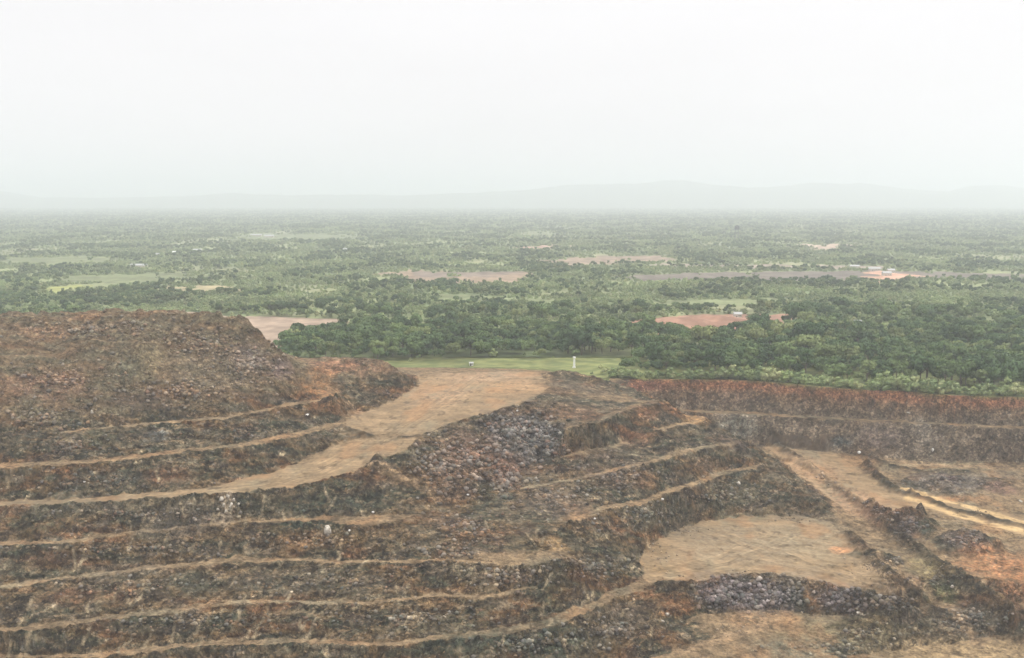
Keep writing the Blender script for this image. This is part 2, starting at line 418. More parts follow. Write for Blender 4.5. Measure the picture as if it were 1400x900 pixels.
def seg_dist(x, y, Q):
    d = np.full(x.shape, 1e9)
    for a, b in zip(Q[:-1], Q[1:]):
        ab = b[:2]-a[:2]; L2 = ab@ab
        t = np.clip(((x-a[0])*ab[0]+(y-a[1])*ab[1])/L2, 0, 1)
        d = np.minimum(d, np.hypot(x-a[0]-t*ab[0], y-a[1]-t*ab[1]))
    return d
rt = sstep(110, 170, XX)*inside*(1-wallm)
H2 += rt*(fbm(XX/13, YY/13, 4, 65, .6)*.9+sstep(.35, .8, ridged((XX*.5+YY*.87)/9, (XX*.87-YY*.5)/40, 2, 67))*.7)
jit = 1+1.0*fbm(XX/6, YY/6, 4, 61, .6)
bermc = np.zeros_like(H2)
for P, hh, ww in [([(1060,614,-61),(1120,650,-63.5),(1180,695,-68.5),(1215,725,-71)], 3.2, 4.5),
                  ([(1185,640,-63),(1200,655,-64.5),(1215,668,-65.5),(1240,676,-66)], 3.0, 3.5),
                  ([(1160,735,-72),(1205,778,-72.5),(1245,805,-74),(1285,825,-78)], 3.2, 4.5),
                  ([(1190,700,-70),(1225,735,-72),(1290,780,-75),(1350,822,-79),(1390,850,-82)], 3.4, 5.0),
                  ([(1248,677,-66.5),(1300,697,-68),(1400,722,-69.5)], 1.6, 2.0),
                  ([(1180,625,-60),(1225,640,-61),(1260,646,-62)], 1.2, 3.0),
                  ([(474,586,-14.5),(506,598,-17.5)], 2.0, 3.0),
                  ([(545,598,-15.5),(572,598,-15.5)], 1.2, 1.6),
                  ([(500,648,-22),(518,630,-21),(528,634,-20.5)], 3.0, 4.0),
                  ([(905,803,-72),(935,801,-72)], 2.0, 5.0)]:
    Q = [W(*p) for p in P]
    g = np.exp(-(seg_dist(XX, YY, Q)*jit/ww)**2)
    H2 += hh*1.25*g*np.clip(.9+1.1*fbm(XX/7, YY/7, 3, 63, .6), .2, 2); bermc = np.maximum(bermc, g)
heapc = np.zeros_like(H2)
for px, py, z, hh, rx, ry in [(1243,722,-71,11,17,14),(1257,712,-70.5,9,4.2,4),(1320,750,-73.5,9.5,20,15),
                          (1285,664,-64,6.0,26,20),(1212,768,-73,3.5,10,8),(1168,760,-72,1.6,4,4),
                          (458,548,-2,5.5,8,7),(912,575,-14,5,9,10),(1050,789,-72,2.2,9,4),(1350,668,-66,3,18,10),
                          (1290,645,-61,2,20,6),(770,775,-54,3,10,7),(1330,830,-80,2,20,10)]:
    c = W(px, py, z); d = np.hypot((XX-c[0])/rx, (YY-c[1])/ry)*(1+0.35*fbm(XX/6, YY/6, 3, 71))
    g = np.clip(1-d*0.75, 0, 1); g = g*g*(3-2*g)
    H2 += hh*g*(1+0.25*blk+0.12*blk2); heapc = np.maximum(heapc, sstep(0.05, 0.3, g))
# ragged skyline of the spoil heap: dumped truck loads along its top
lump = sstep(0.0, 0.55, perlin(XX/11, YY/11, 81))*2.4 + fbm(XX/5, YY/5, 3, 85)*1.3
H2 += lump*heapm*sstep(610, 640, YY)
H2 += heapm*(fbm(XX/34, YY/34, 4, 87, .55)*6.5+ridged((XX+YY*.5)/15, (YY-XX*.5)/45, 3, 89)*1.5)*sstep(0, 1, inside)*(1-.5*sstep(630, 650, YY))
H2 = np.where(pl_mask, ZP+0*H2, H2)
H = H2
sl2 = slope_of(blur(H, 1))

def hit(px, py):
    d = ray(px, py); y = np.linspace(301, 880, 3000)
    x = d[0]/d[1]*y; z = HC+d[2]/d[1]*y
    h = bil(H, (np.log(y)-vsr[0])/dV, (x/y-U0)/dU)
    i = np.argmax(h >= z)
    return np.array([x[i], y[i], h[i]])
def hz(x, y):
    x = np.asarray(x, float); y = np.asarray(y, float)
    return bil(H, (np.log(y)-vsr[0])/dV, (x/y-U0)/dU)

# ------------------------------------------------------------------ ground colours (the soil and rock themselves, with crevice shade put into the rock)
def C3(*c): return np.array(c, np.float32)
TAN, TAN2 = C3(.215,.163,.106), C3(.270,.202,.130)
BROWN, DKBR = C3(.128,.090,.050), C3(.028,.021,.014)
RED, ORANGE = C3(.165,.083,.045), C3(.36,.185,.085)
GREY, TEAL = C3(.120,.116,.088), C3(.046,.060,.046)
PURP, PALE = C3(.076,.062,.054), C3(.38,.32,.25)
OLIVE = C3(.125,.125,.060)
def mixc(a, b, t): return a*(1-t[..., None])+b*t[..., None]
ZZ = H
n_lo = fbm(XX/55, YY/40+ZZ/25, 4, 101); n_md = fbm(XX/16, YY/12+ZZ/7, 4, 111); n_hi = fbm(XX/4.5, YY/5+ZZ/3, 4, 121, 0.65)
n_st = fbm(XX/3.2, YY/30+ZZ/10, 3, 131); n_fi = fbm(XX/1.7, ZZ/1.5+YY/2.3, 3, 141, 0.7)
rock = mixc(BROWN[None, None]+0*XX[..., None], RED, sstep(-0.02, 0.35, n_lo+0.4*n_md)*0.75)
rock = mixc(rock, GREY*1.1, sstep(-0.15, 0.25, -n_lo+0.7*n_md)*0.8)
rock = mixc(rock, TEAL, sstep(0.02, 0.24, fbm(XX/28+9, YY/22+ZZ/12, 4, 151))*0.85)
rock = mixc(rock, PURP, sstep(0.08, 0.32, fbm(XX/24-9, YY/20+ZZ/12, 4, 161))*0.7)
rock = mixc(rock, DKBR, sstep(0.0, 0.4, n_hi)*0.5)  # dark brown patches put the shade of crevices into the rock colour
rock = mixc(rock, BROWN*1.7, sstep(0.02, 0.35, -n_hi+0.2*n_st)*0.4)
rock = mixc(rock, DKBR*.7, sstep(0.12, 0.4, fbm(XX/2.2, YY/4+ZZ/2, 3, 145, .7))*0.7)  # finer crevice darkness, also painted into the colour
rock = mixc(rock, PALE*0.85, sstep(0.28, 0.5, n_fi+0.25*n_hi)*0.6)
rock = mixc(rock, PALE*.7, sstep(.55, .8, ridged(XX/9+n_md, YY/30+ZZ/9, 2, 147))*sstep(.1, .4, n_md)*.5)
floor = mixc(TAN[None, None]+0*XX[..., None], TAN2, sstep(-0.2, 0.4, n_md))
floor = mixc(floor, GREY*1.55, sstep(0.0, 0.4, fbm(XX/30, YY/60, 4, 171))*0.55)
floor = mixc(floor, BROWN*1.3, sstep(0.1, 0.5, n_hi)*0.35)
flatness = 1-sstep(0.13, 0.31, slope_of(H1)+0.10*n_hi)
flatness *= 1-0.85*heapm; flatness *= 1-0.9*np.clip(bermc*1.3, 0, 1); flatness *= 1-heapc*0.9
hm = sstep(0, 6, H1)*(XX < -40)
for P in ([(575,690,-42),(690,665,-42),(745,625,-36),(780,705,-47),(720,752,-50),(600,757,-50)],
          [(785,626,-32),(870,612,-33),(900,641,-36),(1000,620,-38),(1030,630,-45),(955,650,-48),(905,664,-49),(840,682,-48),(785,700,-46)],
          [(590,775,-53),(700,780,-54),(790,776,-55),(690,800,-60),(590,806,-60)],
          [(640,600,-20),(745,545,-8),(900,556,-16),(860,600,-28),(770,612,-28),(690,660,-40)]):
    flatness *= 1-.92*blur(in_poly(XX+n_md*8, YY+n_md*8, [W(*p)[:2] for p in P]).astype(float), 2)
flatness *= 1-.75*(sstep(-10,-6,H1)*sstep(8,42,XX+14*n_md+5*n_hi)*(YY > 640)*(1-sstep(790,830,YY+8*n_md)))
q_ = W(424, 532, 0); dd_ = np.hypot((XX-q_[0])/17, (YY-q_[1])/26)*(1+.5*n_md)
flatness = np.maximum(flatness, .8*(1-sstep(.6, 1.15, dd_))); hm *= sstep(.7, 1.2, dd_)
LG = np.zeros((NV, NU)); iu_ = np.rint((LW[:, 0]/LW[:, 1]-U0)/dU).astype(int); iv_ = np.rint((np.log(LW[:, 1])-vsr[0])/dV).astype(int)
ok_ = (iu_ >= 0) & (iu_ < NU) & (iv_ >= 0) & (iv_ < NV); LG[iv_[ok_], iu_[ok_]] = 1
LG = sstep(.42, .72, blur(LG, 1)); LG = bil(LG, fv, fu)
flatness = np.maximum(flatness*(1-.0*LG), LG*(.55+.45*sstep(-.35, .1, n_hi+.5*n_md)))
col = mixc(rock, floor, flatness)
# spoil heap: brown grey tipped rock
hcol = mixc(C3(.128,.096,.062)+0*XX[..., None], C3(.108,.096,.064), sstep(-.2, .3, n_md))
hcol = mixc(hcol, C3(.155,.096,.056), sstep(0.05, .4, n_lo+.3*n_hi)*.7)
hcol = mixc(hcol, DKBR, sstep(0.05, .4, n_hi)*.7); hcol = mixc(hcol, PALE*.8, sstep(.38, .62, n_fi)*.6)
col = mixc(col, hcol, hm*0.85)
# far wall: red subsoil over grey rock
fw = sstep(0, 8, YY-(bound(UU)-60))*(UU > 0.1)*(sl > 0.5)
depth = ZP-ZZ+3*n_md
wcol = mixc(C3(.31,.150,.088)+0*XX[..., None], C3(.195,.135,.092), sstep(5, 10, depth))
wcol = mixc(wcol, C3(.150,.120,.092), sstep(11, 18, depth)); wcol = mixc(wcol, DKBR*1.6, sstep(0, .4, n_hi)*.15)
wcol = mixc(wcol, C3(.235,.225,.205), sstep(.05, .35, n_st)*.15*sstep(10, 20, depth))
wb = fbm(XX/6.5, ZZ/4.2, 4, 241, .65)
wb = fbm(XX/14, ZZ/7, 2, 241)
wcol = mixc(wcol, DKBR*2, sstep(.05, .35, wb)*.55); wcol = mixc(wcol, PALE*.75, sstep(.05, .35, -wb)*sstep(8, 16, depth)*.5)
col = mixc(col, wcol, np.clip(fw, 0, 1)*0.85)

BL = [  # px, py, radius m across, radius m up, colour, strength
 (310,692,5,9,PALE,.9),(448,728,0.1,.1,PALE,0),
 (430,535,20,10,ORANGE*.85,.8),(455,500,20,8,C3(.30,.15,.10),.7),(440,512,14,8,ORANGE*.9,.5),(505,500,20,8,C3(.22,.13,.09),.5),(478,556,6,10,TAN*1.1,.8),
 (600,540,26,20,C3(.36,.235,.150),.5),(700,530,30,14,C3(.40,.25,.14),.45),(660,515,40,12,C3(.34,.24,.17),.5),
 (380,652,14,8,TAN*1.1,.5),(250,672,8,3,TAN2,.7),
 (950,574,16,7,C3(.30,.185,.09),.85),(985,598,14,7,PURP*.9,.8),(1010,604,12,9,PURP*.7,.7),(920,560,10,6,RED,.6),
 (885,565,14,6,C3(.25,.13,.08),.6),(870,600,14,8,C3(.22,.12,.08),.5),
 (880,655,12,7,C3(.28,.17,.10),.6),(868,663,5,3,DKBR*.7,.6),
 (430,690,26,6,TEAL*.8,.9),(500,688,18,6,TEAL,.8),(400,720,14,5,TEAL*.8,.8),(530,728,22,5,C3(.155,.105,.060),.9),(470,735,14,5,C3(.15,.12,.07),.6),
 (320,850,20,4,TEAL,.6),(260,800,16,6,GREY*1.2,.6),(100,815,14,5,RED,.7),(165,812,10,5,RED*1.1,.6),(60,765,16,5,RED*.9,.5),
 (700,600,24,22,C3(.135,.12,.12),.75),(735,600,18,16,C3(.14,.14,.15),.75),(620,640,26,16,C3(.185,.125,.09),.7),(560,650,16,10,BROWN*.9,.7),(690,645,12,12,C3(.21,.12,.09),.7),
 (640,610,22,14,C3(.20,.125,.10),.6),(780,560,24,8,C3(.17,.12,.09),.7),(790,530,30,7,C3(.15,.125,.095),.7),
 (1000,675,30,8,C3(.125,.125,.09),.8),(880,710,26,8,C3(.125,.13,.105),.8),(820,720,16,7,GREY,.7),(930,700,16,6,TEAL,.5),
 (893,748,12,8,BROWN*1.5,.8),(905,778,12,6,BROWN*1.5,.7),(930,725,18,7,C3(.14,.12,.09),.8),(960,735,10,4,C3(.16,.13,.095),.6),(1010,708,26,5,C3(.15,.14,.10),.7),(1100,708,24,5,C3(.15,.13,.10),.7),(1140,725,14,8,C3(.17,.14,.10),.7),(1180,780,14,8,BROWN*1.7,.7),(940,795,16,4,C3(.17,.12,.08),.7),(1060,783,20,4,C3(.13,.12,.09),.7),
 (420,740,30,6,BROWN*1.6,.5),(90,690,40,6,C3(.14,.13,.10),.5),(180,780,24,6,C3(.17,.15,.12),.5),(380,800,26,6,C3(.15,.14,.115),.5),(260,700,14,7,C3(.17,.155,.125),.6),
 (760,745,15,4,C3(.33,.22,.11),.8),(700,790,20,5,C3(.18,.12,.08),.6),(740,810,12,6,TEAL*1.1,.6),(820,780,18,7,TEAL*1.1,.6),(850,745,16,6,BROWN*1.2,.6),
 (650,880,30,5,TEAL*1.15,.8),(760,875,26,8,TEAL*1.1,.8),(850,850,22,8,C3(.16,.13,.10),.6),(640,845,14,5,TEAL,.7),(590,850,10,5,GREY,.5),
 (990,812,22,9,C3(.135,.115,.125),.95),(1050,815,24,9,C3(.155,.14,.155),.9),(1100,815,10,8,TEAL,.9),(1112,815,6,9,C3(.30,.17,.085),.85),(1150,822,16,8,C3(.11,.095,.105),.95),(1210,825,18,6,DKBR,.8),
 (1040,850,22,6,C3(.38,.24,.14),.6),(990,866,8,3,TAN2*1.2,.7),(1030,880,26,6,TAN*1.05,.7),(1160,870,40,9,C3(.185,.165,.105),.8),(1100,888,34,5,C3(.14,.145,.115),.8),(1180,890,24,5,GREY,.5),
 (1320,845,24,8,C3(.125,.115,.095),.85),(1390,820,14,8,C3(.28,.16,.10),.5),
 (1320,890,50,8,C3(.34,.26,.16),.8),
 (1245,722,14,8,C3(.105,.095,.10),.95),(1262,722,7,8,TEAL*.9,.9),(1257,700,5,6,C3(.07,.045,.028),.95),(1320,735,18,8,C3(.13,.105,.095),.9),
 (1370,775,26,14,C3(.42,.21,.11),.8),(1400,790,16,12,C3(.36,.19,.10),.6),(1360,725,16,6,C3(.30,.22,.13),.6),
 (1300,655,34,12,C3(.165,.150,.140),.85),(1300,652,9,4,C3(.115,.08,.085),.9),(1370,668,14,5,C3(.20,.13,.11),.8),(1350,652,40,5,C3(.20,.18,.15),.7),
 (1300,683,30,3,C3(.33,.18,.09),.7),(1300,636,60,2,C3(.36,.30,.21),.8),
 (1110,640,24,18,C3(.34,.225,.145),.7),(1170,680,24,16,C3(.35,.23,.155),.7),(1200,700,14,10,C3(.31,.19,.14),.6),
 (1100,740,40,20,C3(.235,.20,.145),.7),(1000,745,40,20,C3(.23,.195,.145),.6),(1090,790,20,8,C3(.24,.20,.155),.6),(1200,790,20,14,C3(.26,.205,.145),.6),
 (1150,752,7,3,C3(.50,.27,.15),.9),(1270,775,14,8,C3(.30,.26,.14),.6),(1285,812,12,6,C3(.14,.16,.09),.7),
 (1200,597,20,10,C3(.15,.12,.115),.7),(1150,605,10,5,C3(.085,.10,.105),.9),(1265,590,8,13,C3(.27,.26,.235),.5),(1250,600,24,12,C3(.17,.145,.125),.4),
 (1010,585,18,11,C3(.19,.20,.18),.7),(1080,585,20,10,C3(.20,.165,.13),.5),(1000,545,40,7,C3(.20,.145,.115),.4),
 (790,505,14,5,C3(.14,.14,.085),.6),(797,513,5,2,TAN2,.8),(880,528,26,5,C3(.18,.095,.085),.6),
 (60,455,24,7,C3(.22,.14,.09),.6),(200,490,12,14,C3(.19,.165,.105),.6),(170,505,12,10,C3(.11,.115,.085),.7),(190,548,20,7,PURP,.7),(340,490,14,10,C3(.155,.13,.13),.6),(385,505,10,9,C3(.165,.125,.13),.6),
 (220,440,20,6,C3(.115,.115,.085),.6),(60,530,30,10,C3(.18,.115,.085),.6),(290,510,34,16,C3(.17,.145,.11),.5),(215,596,8,5,C3(.14,.15,.15),.9),(135,600,12,6,C3(.10,.105,.07),.7),
 (50,600,14,6,C3(.10,.11,.09),.6),(140,655,34,5,C3(.075,.085,.07),.7),(230,650,16,6,RED,.7),(350,635,18,6,TEAL,.7),(60,715,24,5,C3(.11,.12,.08),.6),(240,715,26,8,C3(.13,.115,.10),.7),
 (830,640,30,12,C3(.155,.125,.10),.6),(760,690,24,12,C3(.15,.12,.10),.7),(960,635,18,5,C3(.15,.125,.10),.6),
]
for px, py, ra, rv, c, s in BL:
    if s == 0: continue
    q = hit(px, py)
    d = np.sqrt(((XX-q[0])/ra)**2+((YY-q[1])/(rv*2.0))**2+((ZZ-q[2])/rv)**2)*(1+0.5*n_md+0.45*n_hi)
    tt = (1-sstep(0.45, 1.2, d))*s*(.30+.70*sstep(-.3, .15, n_hi+.5*n_fi))
    shade = (0.78+0.44*sstep(-.4, .4, n_fi+.6*n_hi))[..., None] * np.ones(3)
    col = mixc(col, c*shade, tt)
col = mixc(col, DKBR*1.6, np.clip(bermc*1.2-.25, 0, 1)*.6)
# dust and wheel tracks along the haul roads
road_lines = [[(1045,612,-60),(1100,640,-63),(1160,680,-68),(1200,705,-71)],
              [(1238,673,-66.2),(1320,693,-67.5),(1400,716,-68.5),(1720,796,-72)],
              [(1242,682,-67),(1300,703,-68.6),(1400,729,-70),(1720,808,-74)],
              [(1045,622,-61),(1110,665,-66),(1150,700,-69.5)],
              [(512,638,-22),(535,650,-28),(560,668,-34),(600,690,-41)],
              [(1215,631,-60.5),(1300,637,-60),(1400,641,-60),(1720,668,-60)],
              [(1200,770,-73),(1280,800,-75),(1340,850,-80)],
              [(1290,740,-73),(1400,752,-73),(1720,800,-76)],
              [(1060,848,-86),(1010,868,-87.5),(930,893,-89)]]
for j, P in enumerate(road_lines):
    d = seg_dist(XX, YY, [W(*p) for p in P])+1.5*n_md
    c = C3(.50,.37,.21) if j in (1, 2) else C3(.34,.25,.165)
    col = mixc(col, c, (1-sstep(2.0 if j in (1,2) else 1.5, 4.6 if j in (1,2) else 5.0, d+n_hi*1.2))*(.85 if j in (1,2) else .6))
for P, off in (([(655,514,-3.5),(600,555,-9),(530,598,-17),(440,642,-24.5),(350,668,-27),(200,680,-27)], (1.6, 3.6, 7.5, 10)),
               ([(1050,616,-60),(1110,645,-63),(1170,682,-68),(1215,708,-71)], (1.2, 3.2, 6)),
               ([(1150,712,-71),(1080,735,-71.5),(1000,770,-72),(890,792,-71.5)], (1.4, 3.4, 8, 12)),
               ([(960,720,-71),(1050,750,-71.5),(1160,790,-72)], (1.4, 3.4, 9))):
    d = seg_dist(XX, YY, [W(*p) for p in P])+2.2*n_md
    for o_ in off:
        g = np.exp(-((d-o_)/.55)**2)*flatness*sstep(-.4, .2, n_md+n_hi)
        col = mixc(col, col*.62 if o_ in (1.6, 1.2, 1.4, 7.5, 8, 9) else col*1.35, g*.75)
trk = sstep(.25, .5, ridged((XX*.8+YY*.35)/3.0, (YY*.8-XX*.35)/60, 2, 191))*flatness
col = mixc(col, col*0.75, trk*.35)
trk2 = sstep(.45, .8, ridged((XX*.3+YY*.95+9*n_lo)/4.0, (XX*.95-YY*.3)/80, 2, 193))*flatness
col = mixc(col, col*1.28, trk2*.7)
col = mixc(col, DKBR*2.2, flatness*sstep(.16, .42, fbm(XX/7, YY/11, 4, 195, .62))*.65)
col = mixc(col, C3(.31,.185,.10), flatness*sstep(.1, .4, fbm(XX/26, YY/40, 3, 197))*.45)
# narrow pale wash-outs running down the faces
rs_ = np.random.default_rng(77)
for _ in range(210):
    px = rs_.uniform(-10, 900); py = rs_.uniform(600, 890)
    if px > 480 and py < 690: continue
    q0 = hit(px, py)
    if q0[1] < 315: continue
    jj = int((math.log(q0[1])-vsr[0])/dV); kk = int((q0[0]/q0[1]-U0)/dU)
    if flatness[jj, kk] > .3: continue
    L_ = rs_.uniform(3, 9); q1 = q0+np.array([rs_.uniform(-.7, .7)*L_, -L_, 0]); qm = (q0+q1)/2+np.array([rs_.uniform(-1, 1), 0, 0])
    j0, j1 = sorted([int((math.log(q1[1]-3)-vsr[0])/dV), int((math.log(q0[1]+3)-vsr[0])/dV)])
    k0, k1 = int(((min(q0[0], q1[0])-4)/q0[1]-U0)/dU), int(((max(q0[0], q1[0])+4)/q1[1]-U0)/dU)
    j0 = max(j0, 0); k0 = max(k0, 0); sl_ = (slice(j0, j1+1), slice(k0, k1+1))
    if min(XX[sl_].shape) < 3: continue
    d = seg_dist(XX[sl_], YY[sl_], [q0, qm, q1])
    t_ = (1-sstep(.25, 1.1, d+.5*n_fi[sl_]))*rs_.uniform(.4, .9)
    col[sl_] = mixc(col[sl_], C3(.33,.28,.20), t_)
# fresh spill on the bench edges
edge = np.clip(1-np.abs(slope_of(blur(H1, 2))-0.30)/0.14, 0, 1)*(1-heapm)*inside
col = mixc(col, TAN*0.95, edge*.35*(XX < 60))
# overall tone of rock and of worn floor, and coarse patches of fresh and weathered rock
pa = fbm(XX/7, YY/9+ZZ/4, 3, 301, .6); pb = fbm(XX/3.2+40, YY/6+ZZ/2.6, 3, 303, .65)
mott = (1+.85*np.clip(pa*1.7, -.6, 1)+.3*np.clip(pb*1.6, -.6, 1))
mott = 1+(np.clip(mott, .42, 2.1)-1)*(1-.85*flatness)*(1-.45*hm)*(1-.9*np.clip(fw, 0, 1))
sat = C3(1.08, 1.0, .87)
col = col*(mott*(.80+.10*flatness+.18*LG+.22*np.clip(fw, 0, 1)+.36*hm))[..., None]*sat
fleck = sstep(.30, .50, fbm(XX/1.5, YY/2.0+ZZ/1.2, 2, 305))*sstep(-.05, .3, fbm(XX/12, YY/10+ZZ/6, 3, 307))*(1-flatness)
col = mixc(col, C3(.34,.31,.255), fleck*.45)
drk = sstep(.22, .42, fbm(XX/2.6+90, YY/5+ZZ/2.2, 3, 309, .6))*(1-flatness)  # near-black patches, again crevice shade painted into the steep rock
col = mixc(col, C3(.018,.016,.012), drk*.35)
# grass on the plain rim
gr = C3(.115,.135,.05)
plc = mixc(gr+0*XX[..., None], C3(.19,.20,.075), sstep(-.3, .3, n_md))
lim = np.where(UU > 0.1, 0, 20)
pg = sstep(-2, 2, YY-bound(UU)+lim+2*n_md)
rise = sstep(-12.5, -10, H)*(UU > -0.12)*(UU < .1)
col = mixc(col, plc, np.clip(pg-rise, 0, 1)*(H < -6)*sstep(ZP-2.5, ZP-1, H))
col = np.clip(col, 0.01, 0.9).astype(np.float32)

# ------------------------------------------------------------------ split the sheet into named pieces
idx = np.arange(NU*NV).reshape(NV, NU)
Q4 = np.stack([idx[:-1, :-1], idx[:-1, 1:], idx[1:, 1:], idx[1:, :-1]], -1).reshape(-1, 4)
fx = (XX[:-1, :-1]+XX[1:, 1:])/2; fy = (YY[:-1, :-1]+YY[1:, 1:])/2
fpl = (fy > bound(fx/fy))
def wpoly(P): return [W(*p)[:2] for p in P]
heap_poly = wpoly([(-320,604,-2),(0,596,-2),(90,590,-2),(180,580,-2),(310,570,-2),(400,552,-2),(388,536,0)])+[np.array(p) for p in [(-140,690),(-150,800),(-620,800)]]
red_poly = wpoly([(400,549,-2),(440,544,-2),(470,541,-2),(485,564,-14.3),(512,558,-13),(542,545,-10),(572,528,-7)])+[np.array(p) for p in [(-72,790),(-140,780),(-152,690)]]
ramp_poly = wpoly([(-320,702,-27),(0,686,-27),(200,674,-27),(290,667,-27),(350,650,-27),(408,634,-25.5),(451,613,-22),(474,583,-14.5),(474,572,-14.3),(512,559,-13),(542,546,-10),(572,528,-7),(570,512,-4),(640,509,-3),(735,508,-3),(750,530,-3.5)]+crestB[::-1][2:])
floor_poly = wpoly(FL1+CR1[::-1])
rr_poly = wpoly([(1045,610,-60),(1130,616,-59.5),(1200,660,-65),(1240,668,-66),(1400,710,-68),(1400,732,-70),(1260,696,-68),(1200,722,-72),(1165,705,-70),(1100,655,-64)])
m_heap = in_poly(fx, fy, heap_poly) & ~fpl
m_red = in_poly(fx, fy, red_poly) & ~fpl & ~m_heap
m_ramp = in_poly(fx, fy, ramp_poly) & ~fpl & ~m_heap & ~m_red
m_fl = in_poly(fx, fy, floor_poly)
m_rr = in_poly(fx, fy, rr_poly) & ~m_fl
m_wall = (fx/fy > 0.1) & (fy > bound(fx/fy)-36) & (fy > np.interp(fx/fy, [W(*b)[0]/W(*b)[1] for b in BASE], [W(*b)[1] for b in BASE])) & ~fpl
VE = np.stack([XX, YY, H], -1).reshape(-1, 3); smo = .85*sstep(-.12, .22, fbm(XX/19, YY/22+ZZ/9, 4, 331)-.25*n_st)
smo = np.maximum(smo, .45*hm); smo = smo*(1-np.clip(fw, 0, 1))
CE = np.concatenate([col, np.clip(np.maximum(flatness, smo), 0, 1)[..., None]], -1).reshape(-1, 4).astype(np.float32)
def piece(name, mask, mat, label, smooth=False):
    f = Q4[mask.ravel()]; u_, inv = np.unique(f, return_inverse=True)
    me = np_mesh(name, VE[u_], inv.reshape(-1, 4), mat, CE[u_], smooth)
    o = link(name, me); tag(o, label, kind='structure'); return o
piece('hill', m_heap, M_rock, 'tall grey brown spoil heap of tipped rock at the left edge of the pit')
piece('hill', m_red, M_rock, 'low red and orange earth heap beside the head of the haul ramp')
piece('road', m_ramp, M_floor, 'broad tan haul ramp curving down from the pit top to the left benches')
piece('road', m_rr, M_floor, 'tan haul road with berms running along the foot of the far pit wall')
piece('pit_floor', m_fl, M_floor, 'level pale tan working floor in the right half of the pit')
piece('pit_wall', m_wall, M_wall, 'far pit wall of red subsoil over grey rock with one narrow berm')
piece('ground', fpl, M_plain, 'grassy strip of ground round the pit rim')
piece('terrain', ~(m_heap | m_red | m_ramp | m_fl | m_rr | m_wall | fpl), M_rock, 'stepped rock benches of the open pit')

# ------------------------------------------------------------------ the plain beyond
def pxpoly(P, z=ZP): return [W(p[0], p[1], z)[:2] for p in P]
YG, PK = C3(.160,.180,.085), C3(.40,.27,.20)
CLEAR = [ # polygon px, colour, keeps trees off
 ([(120,427),(250,426),(310,431),(455,437),(465,446),(450,458),(390,474),(300,476),(120,456)], C3(.29,.215,.155)),
 ([(522,375),(560,370),(640,373),(720,371),(745,380),(700,387),(560,387)], C3(.25,.180,.120)),
 ([(560,372),(700,372),(690,378),(570,380)], C3(.20,.155,.12)),
 ([(725,357),(840,350),(905,351),(940,356),(840,360),(760,364)], C3(.25,.185,.13)),
 ([(860,377),(960,373),(1060,372),(1180,370),(1420,375),(1420,384),(1260,381),(1190,383),(1000,385),(880,384)], C3(.150,.125,.100)),
 ([(880,361),(1060,362),(1230,365),(1230,368.5),(1060,366),(900,365)], C3(.27,.215,.165)),
 ([(1195,371),(1255,374),(1245,385),(1185,386)], C3(.46,.27,.185)),
 ([(868,445),(915,431),(1085,429),(1098,443),(1010,462),(880,462)], C3(.29,.165,.11)),
 ([(540,497),(650,490),(880,487),(870,500),(850,512),(760,510),(560,508)], C3(.26,.30,.075)),
 ([(395,447),(560,440),(745,444),(760,452),(600,452),(440,455)], YG*1.1),
 ([(1305,434),(1420,436),(1420,448),(1330,447)], YG),
 ([(740,446),(835,441),(865,449),(830,453),(760,452)], C3(.26,.19,.105)),
 ([(85,378),(240,373),(300,379),(180,388),(90,386)], YG*.95),
 ([(60,392),(110,390),(130,402),(70,404)], C3(.27,.28,.09)),
 ([(330,318),(500,320),(480,329),(320,328)], YG*.95),
 ([(0,352),(150,350),(160,358),(0,362)], YG*.95),
 ([(720,317),(760,316),(765,322),(725,323)], YG),
 ([(1100,336),(1160,334),(1165,341),(1110,342)], C3(.40,.30,.22)),
 ([(720,337),(770,336),(770,341),(720,342)], C3(.38,.24,.18)),
 ([(240,392),(330,392),(335,398),(250,400)], C3(.30,.25,.14)),
 ([(900,412),(1080,408),(1090,414),(910,420)], YG*1.1),
 ([(560,401),(760,410),(760,416),(600,410)], YG),
 ([(1140,443),(1185,443),(1188,449),(1140,449)], PK),
 ([(1240,443),(1300,441),(1300,446),(1240,448)], YG),
]
CP_ = [(np.array(pxpoly(P)), c) for P, c in CLEAR]
def clearings(x, y):
    n1_ = fbm(x/60, y/90, 4, 201)*(y/22.0); n2_ = fbm(x/60+30, y/90, 4, 203)*(y/1000.0)**1.5*26
    c = np.full(x.shape, -1)
    for i, (P, _) in enumerate(CP_):
        c[in_poly(x+n1_, y+n2_, P)] = i
    isl = fbm(x/40, y/120, 4, 205)
    c[(isl > .42) & (c != 8)] = -1
    return c
gu = np.linspace(-0.86, 0.86, 1150); gv = np.concatenate([np.linspace(math.log(895), math.log(9000), 560), np.linspace(math.log(9000), math.log(30000), 60)[1:]])
GU, GV = np.meshgrid(gu, gv); GY = np.exp(GV); GX = GU*GY
cl = clearings(GX, GY)
g1 = fbm(GX/160, GY/260, 5, 211); g2 = fbm(GX/420, GY/700, 4, 221)
gc = mixc(C3(.145,.180,.080)+0*GX[..., None], C3(.225,.245,.115), sstep(-.25, .35, g1))
gc = mixc(gc, C3(.24,.225,.13), sstep(.2, .5, g2+.4*g1)*.6)
for i, (P, c) in enumerate(CP_):
    m = cl == i; gc[m] = c*(0.85+0.3*sstep(-.3, .3, fbm(GX[m]/25, GY[m]/50, 3, 231)))[:, None]
Zg = ZP + 0*GX
swell = sstep(1500, 4000, GY)
Zg += swell*(fbm(GX/900, GY/900, 3, 241)*9)
ridge_p = CP_[7][0]; rc = ridge_p.mean(0)
Zg += 9*np.exp(-(((GX-rc[0])/90)**2+((GY-rc[1])/50)**2)**1)*(1+.5*fbm(GX/20, GY/20, 3, 243))
Zg[0, :] = ZP
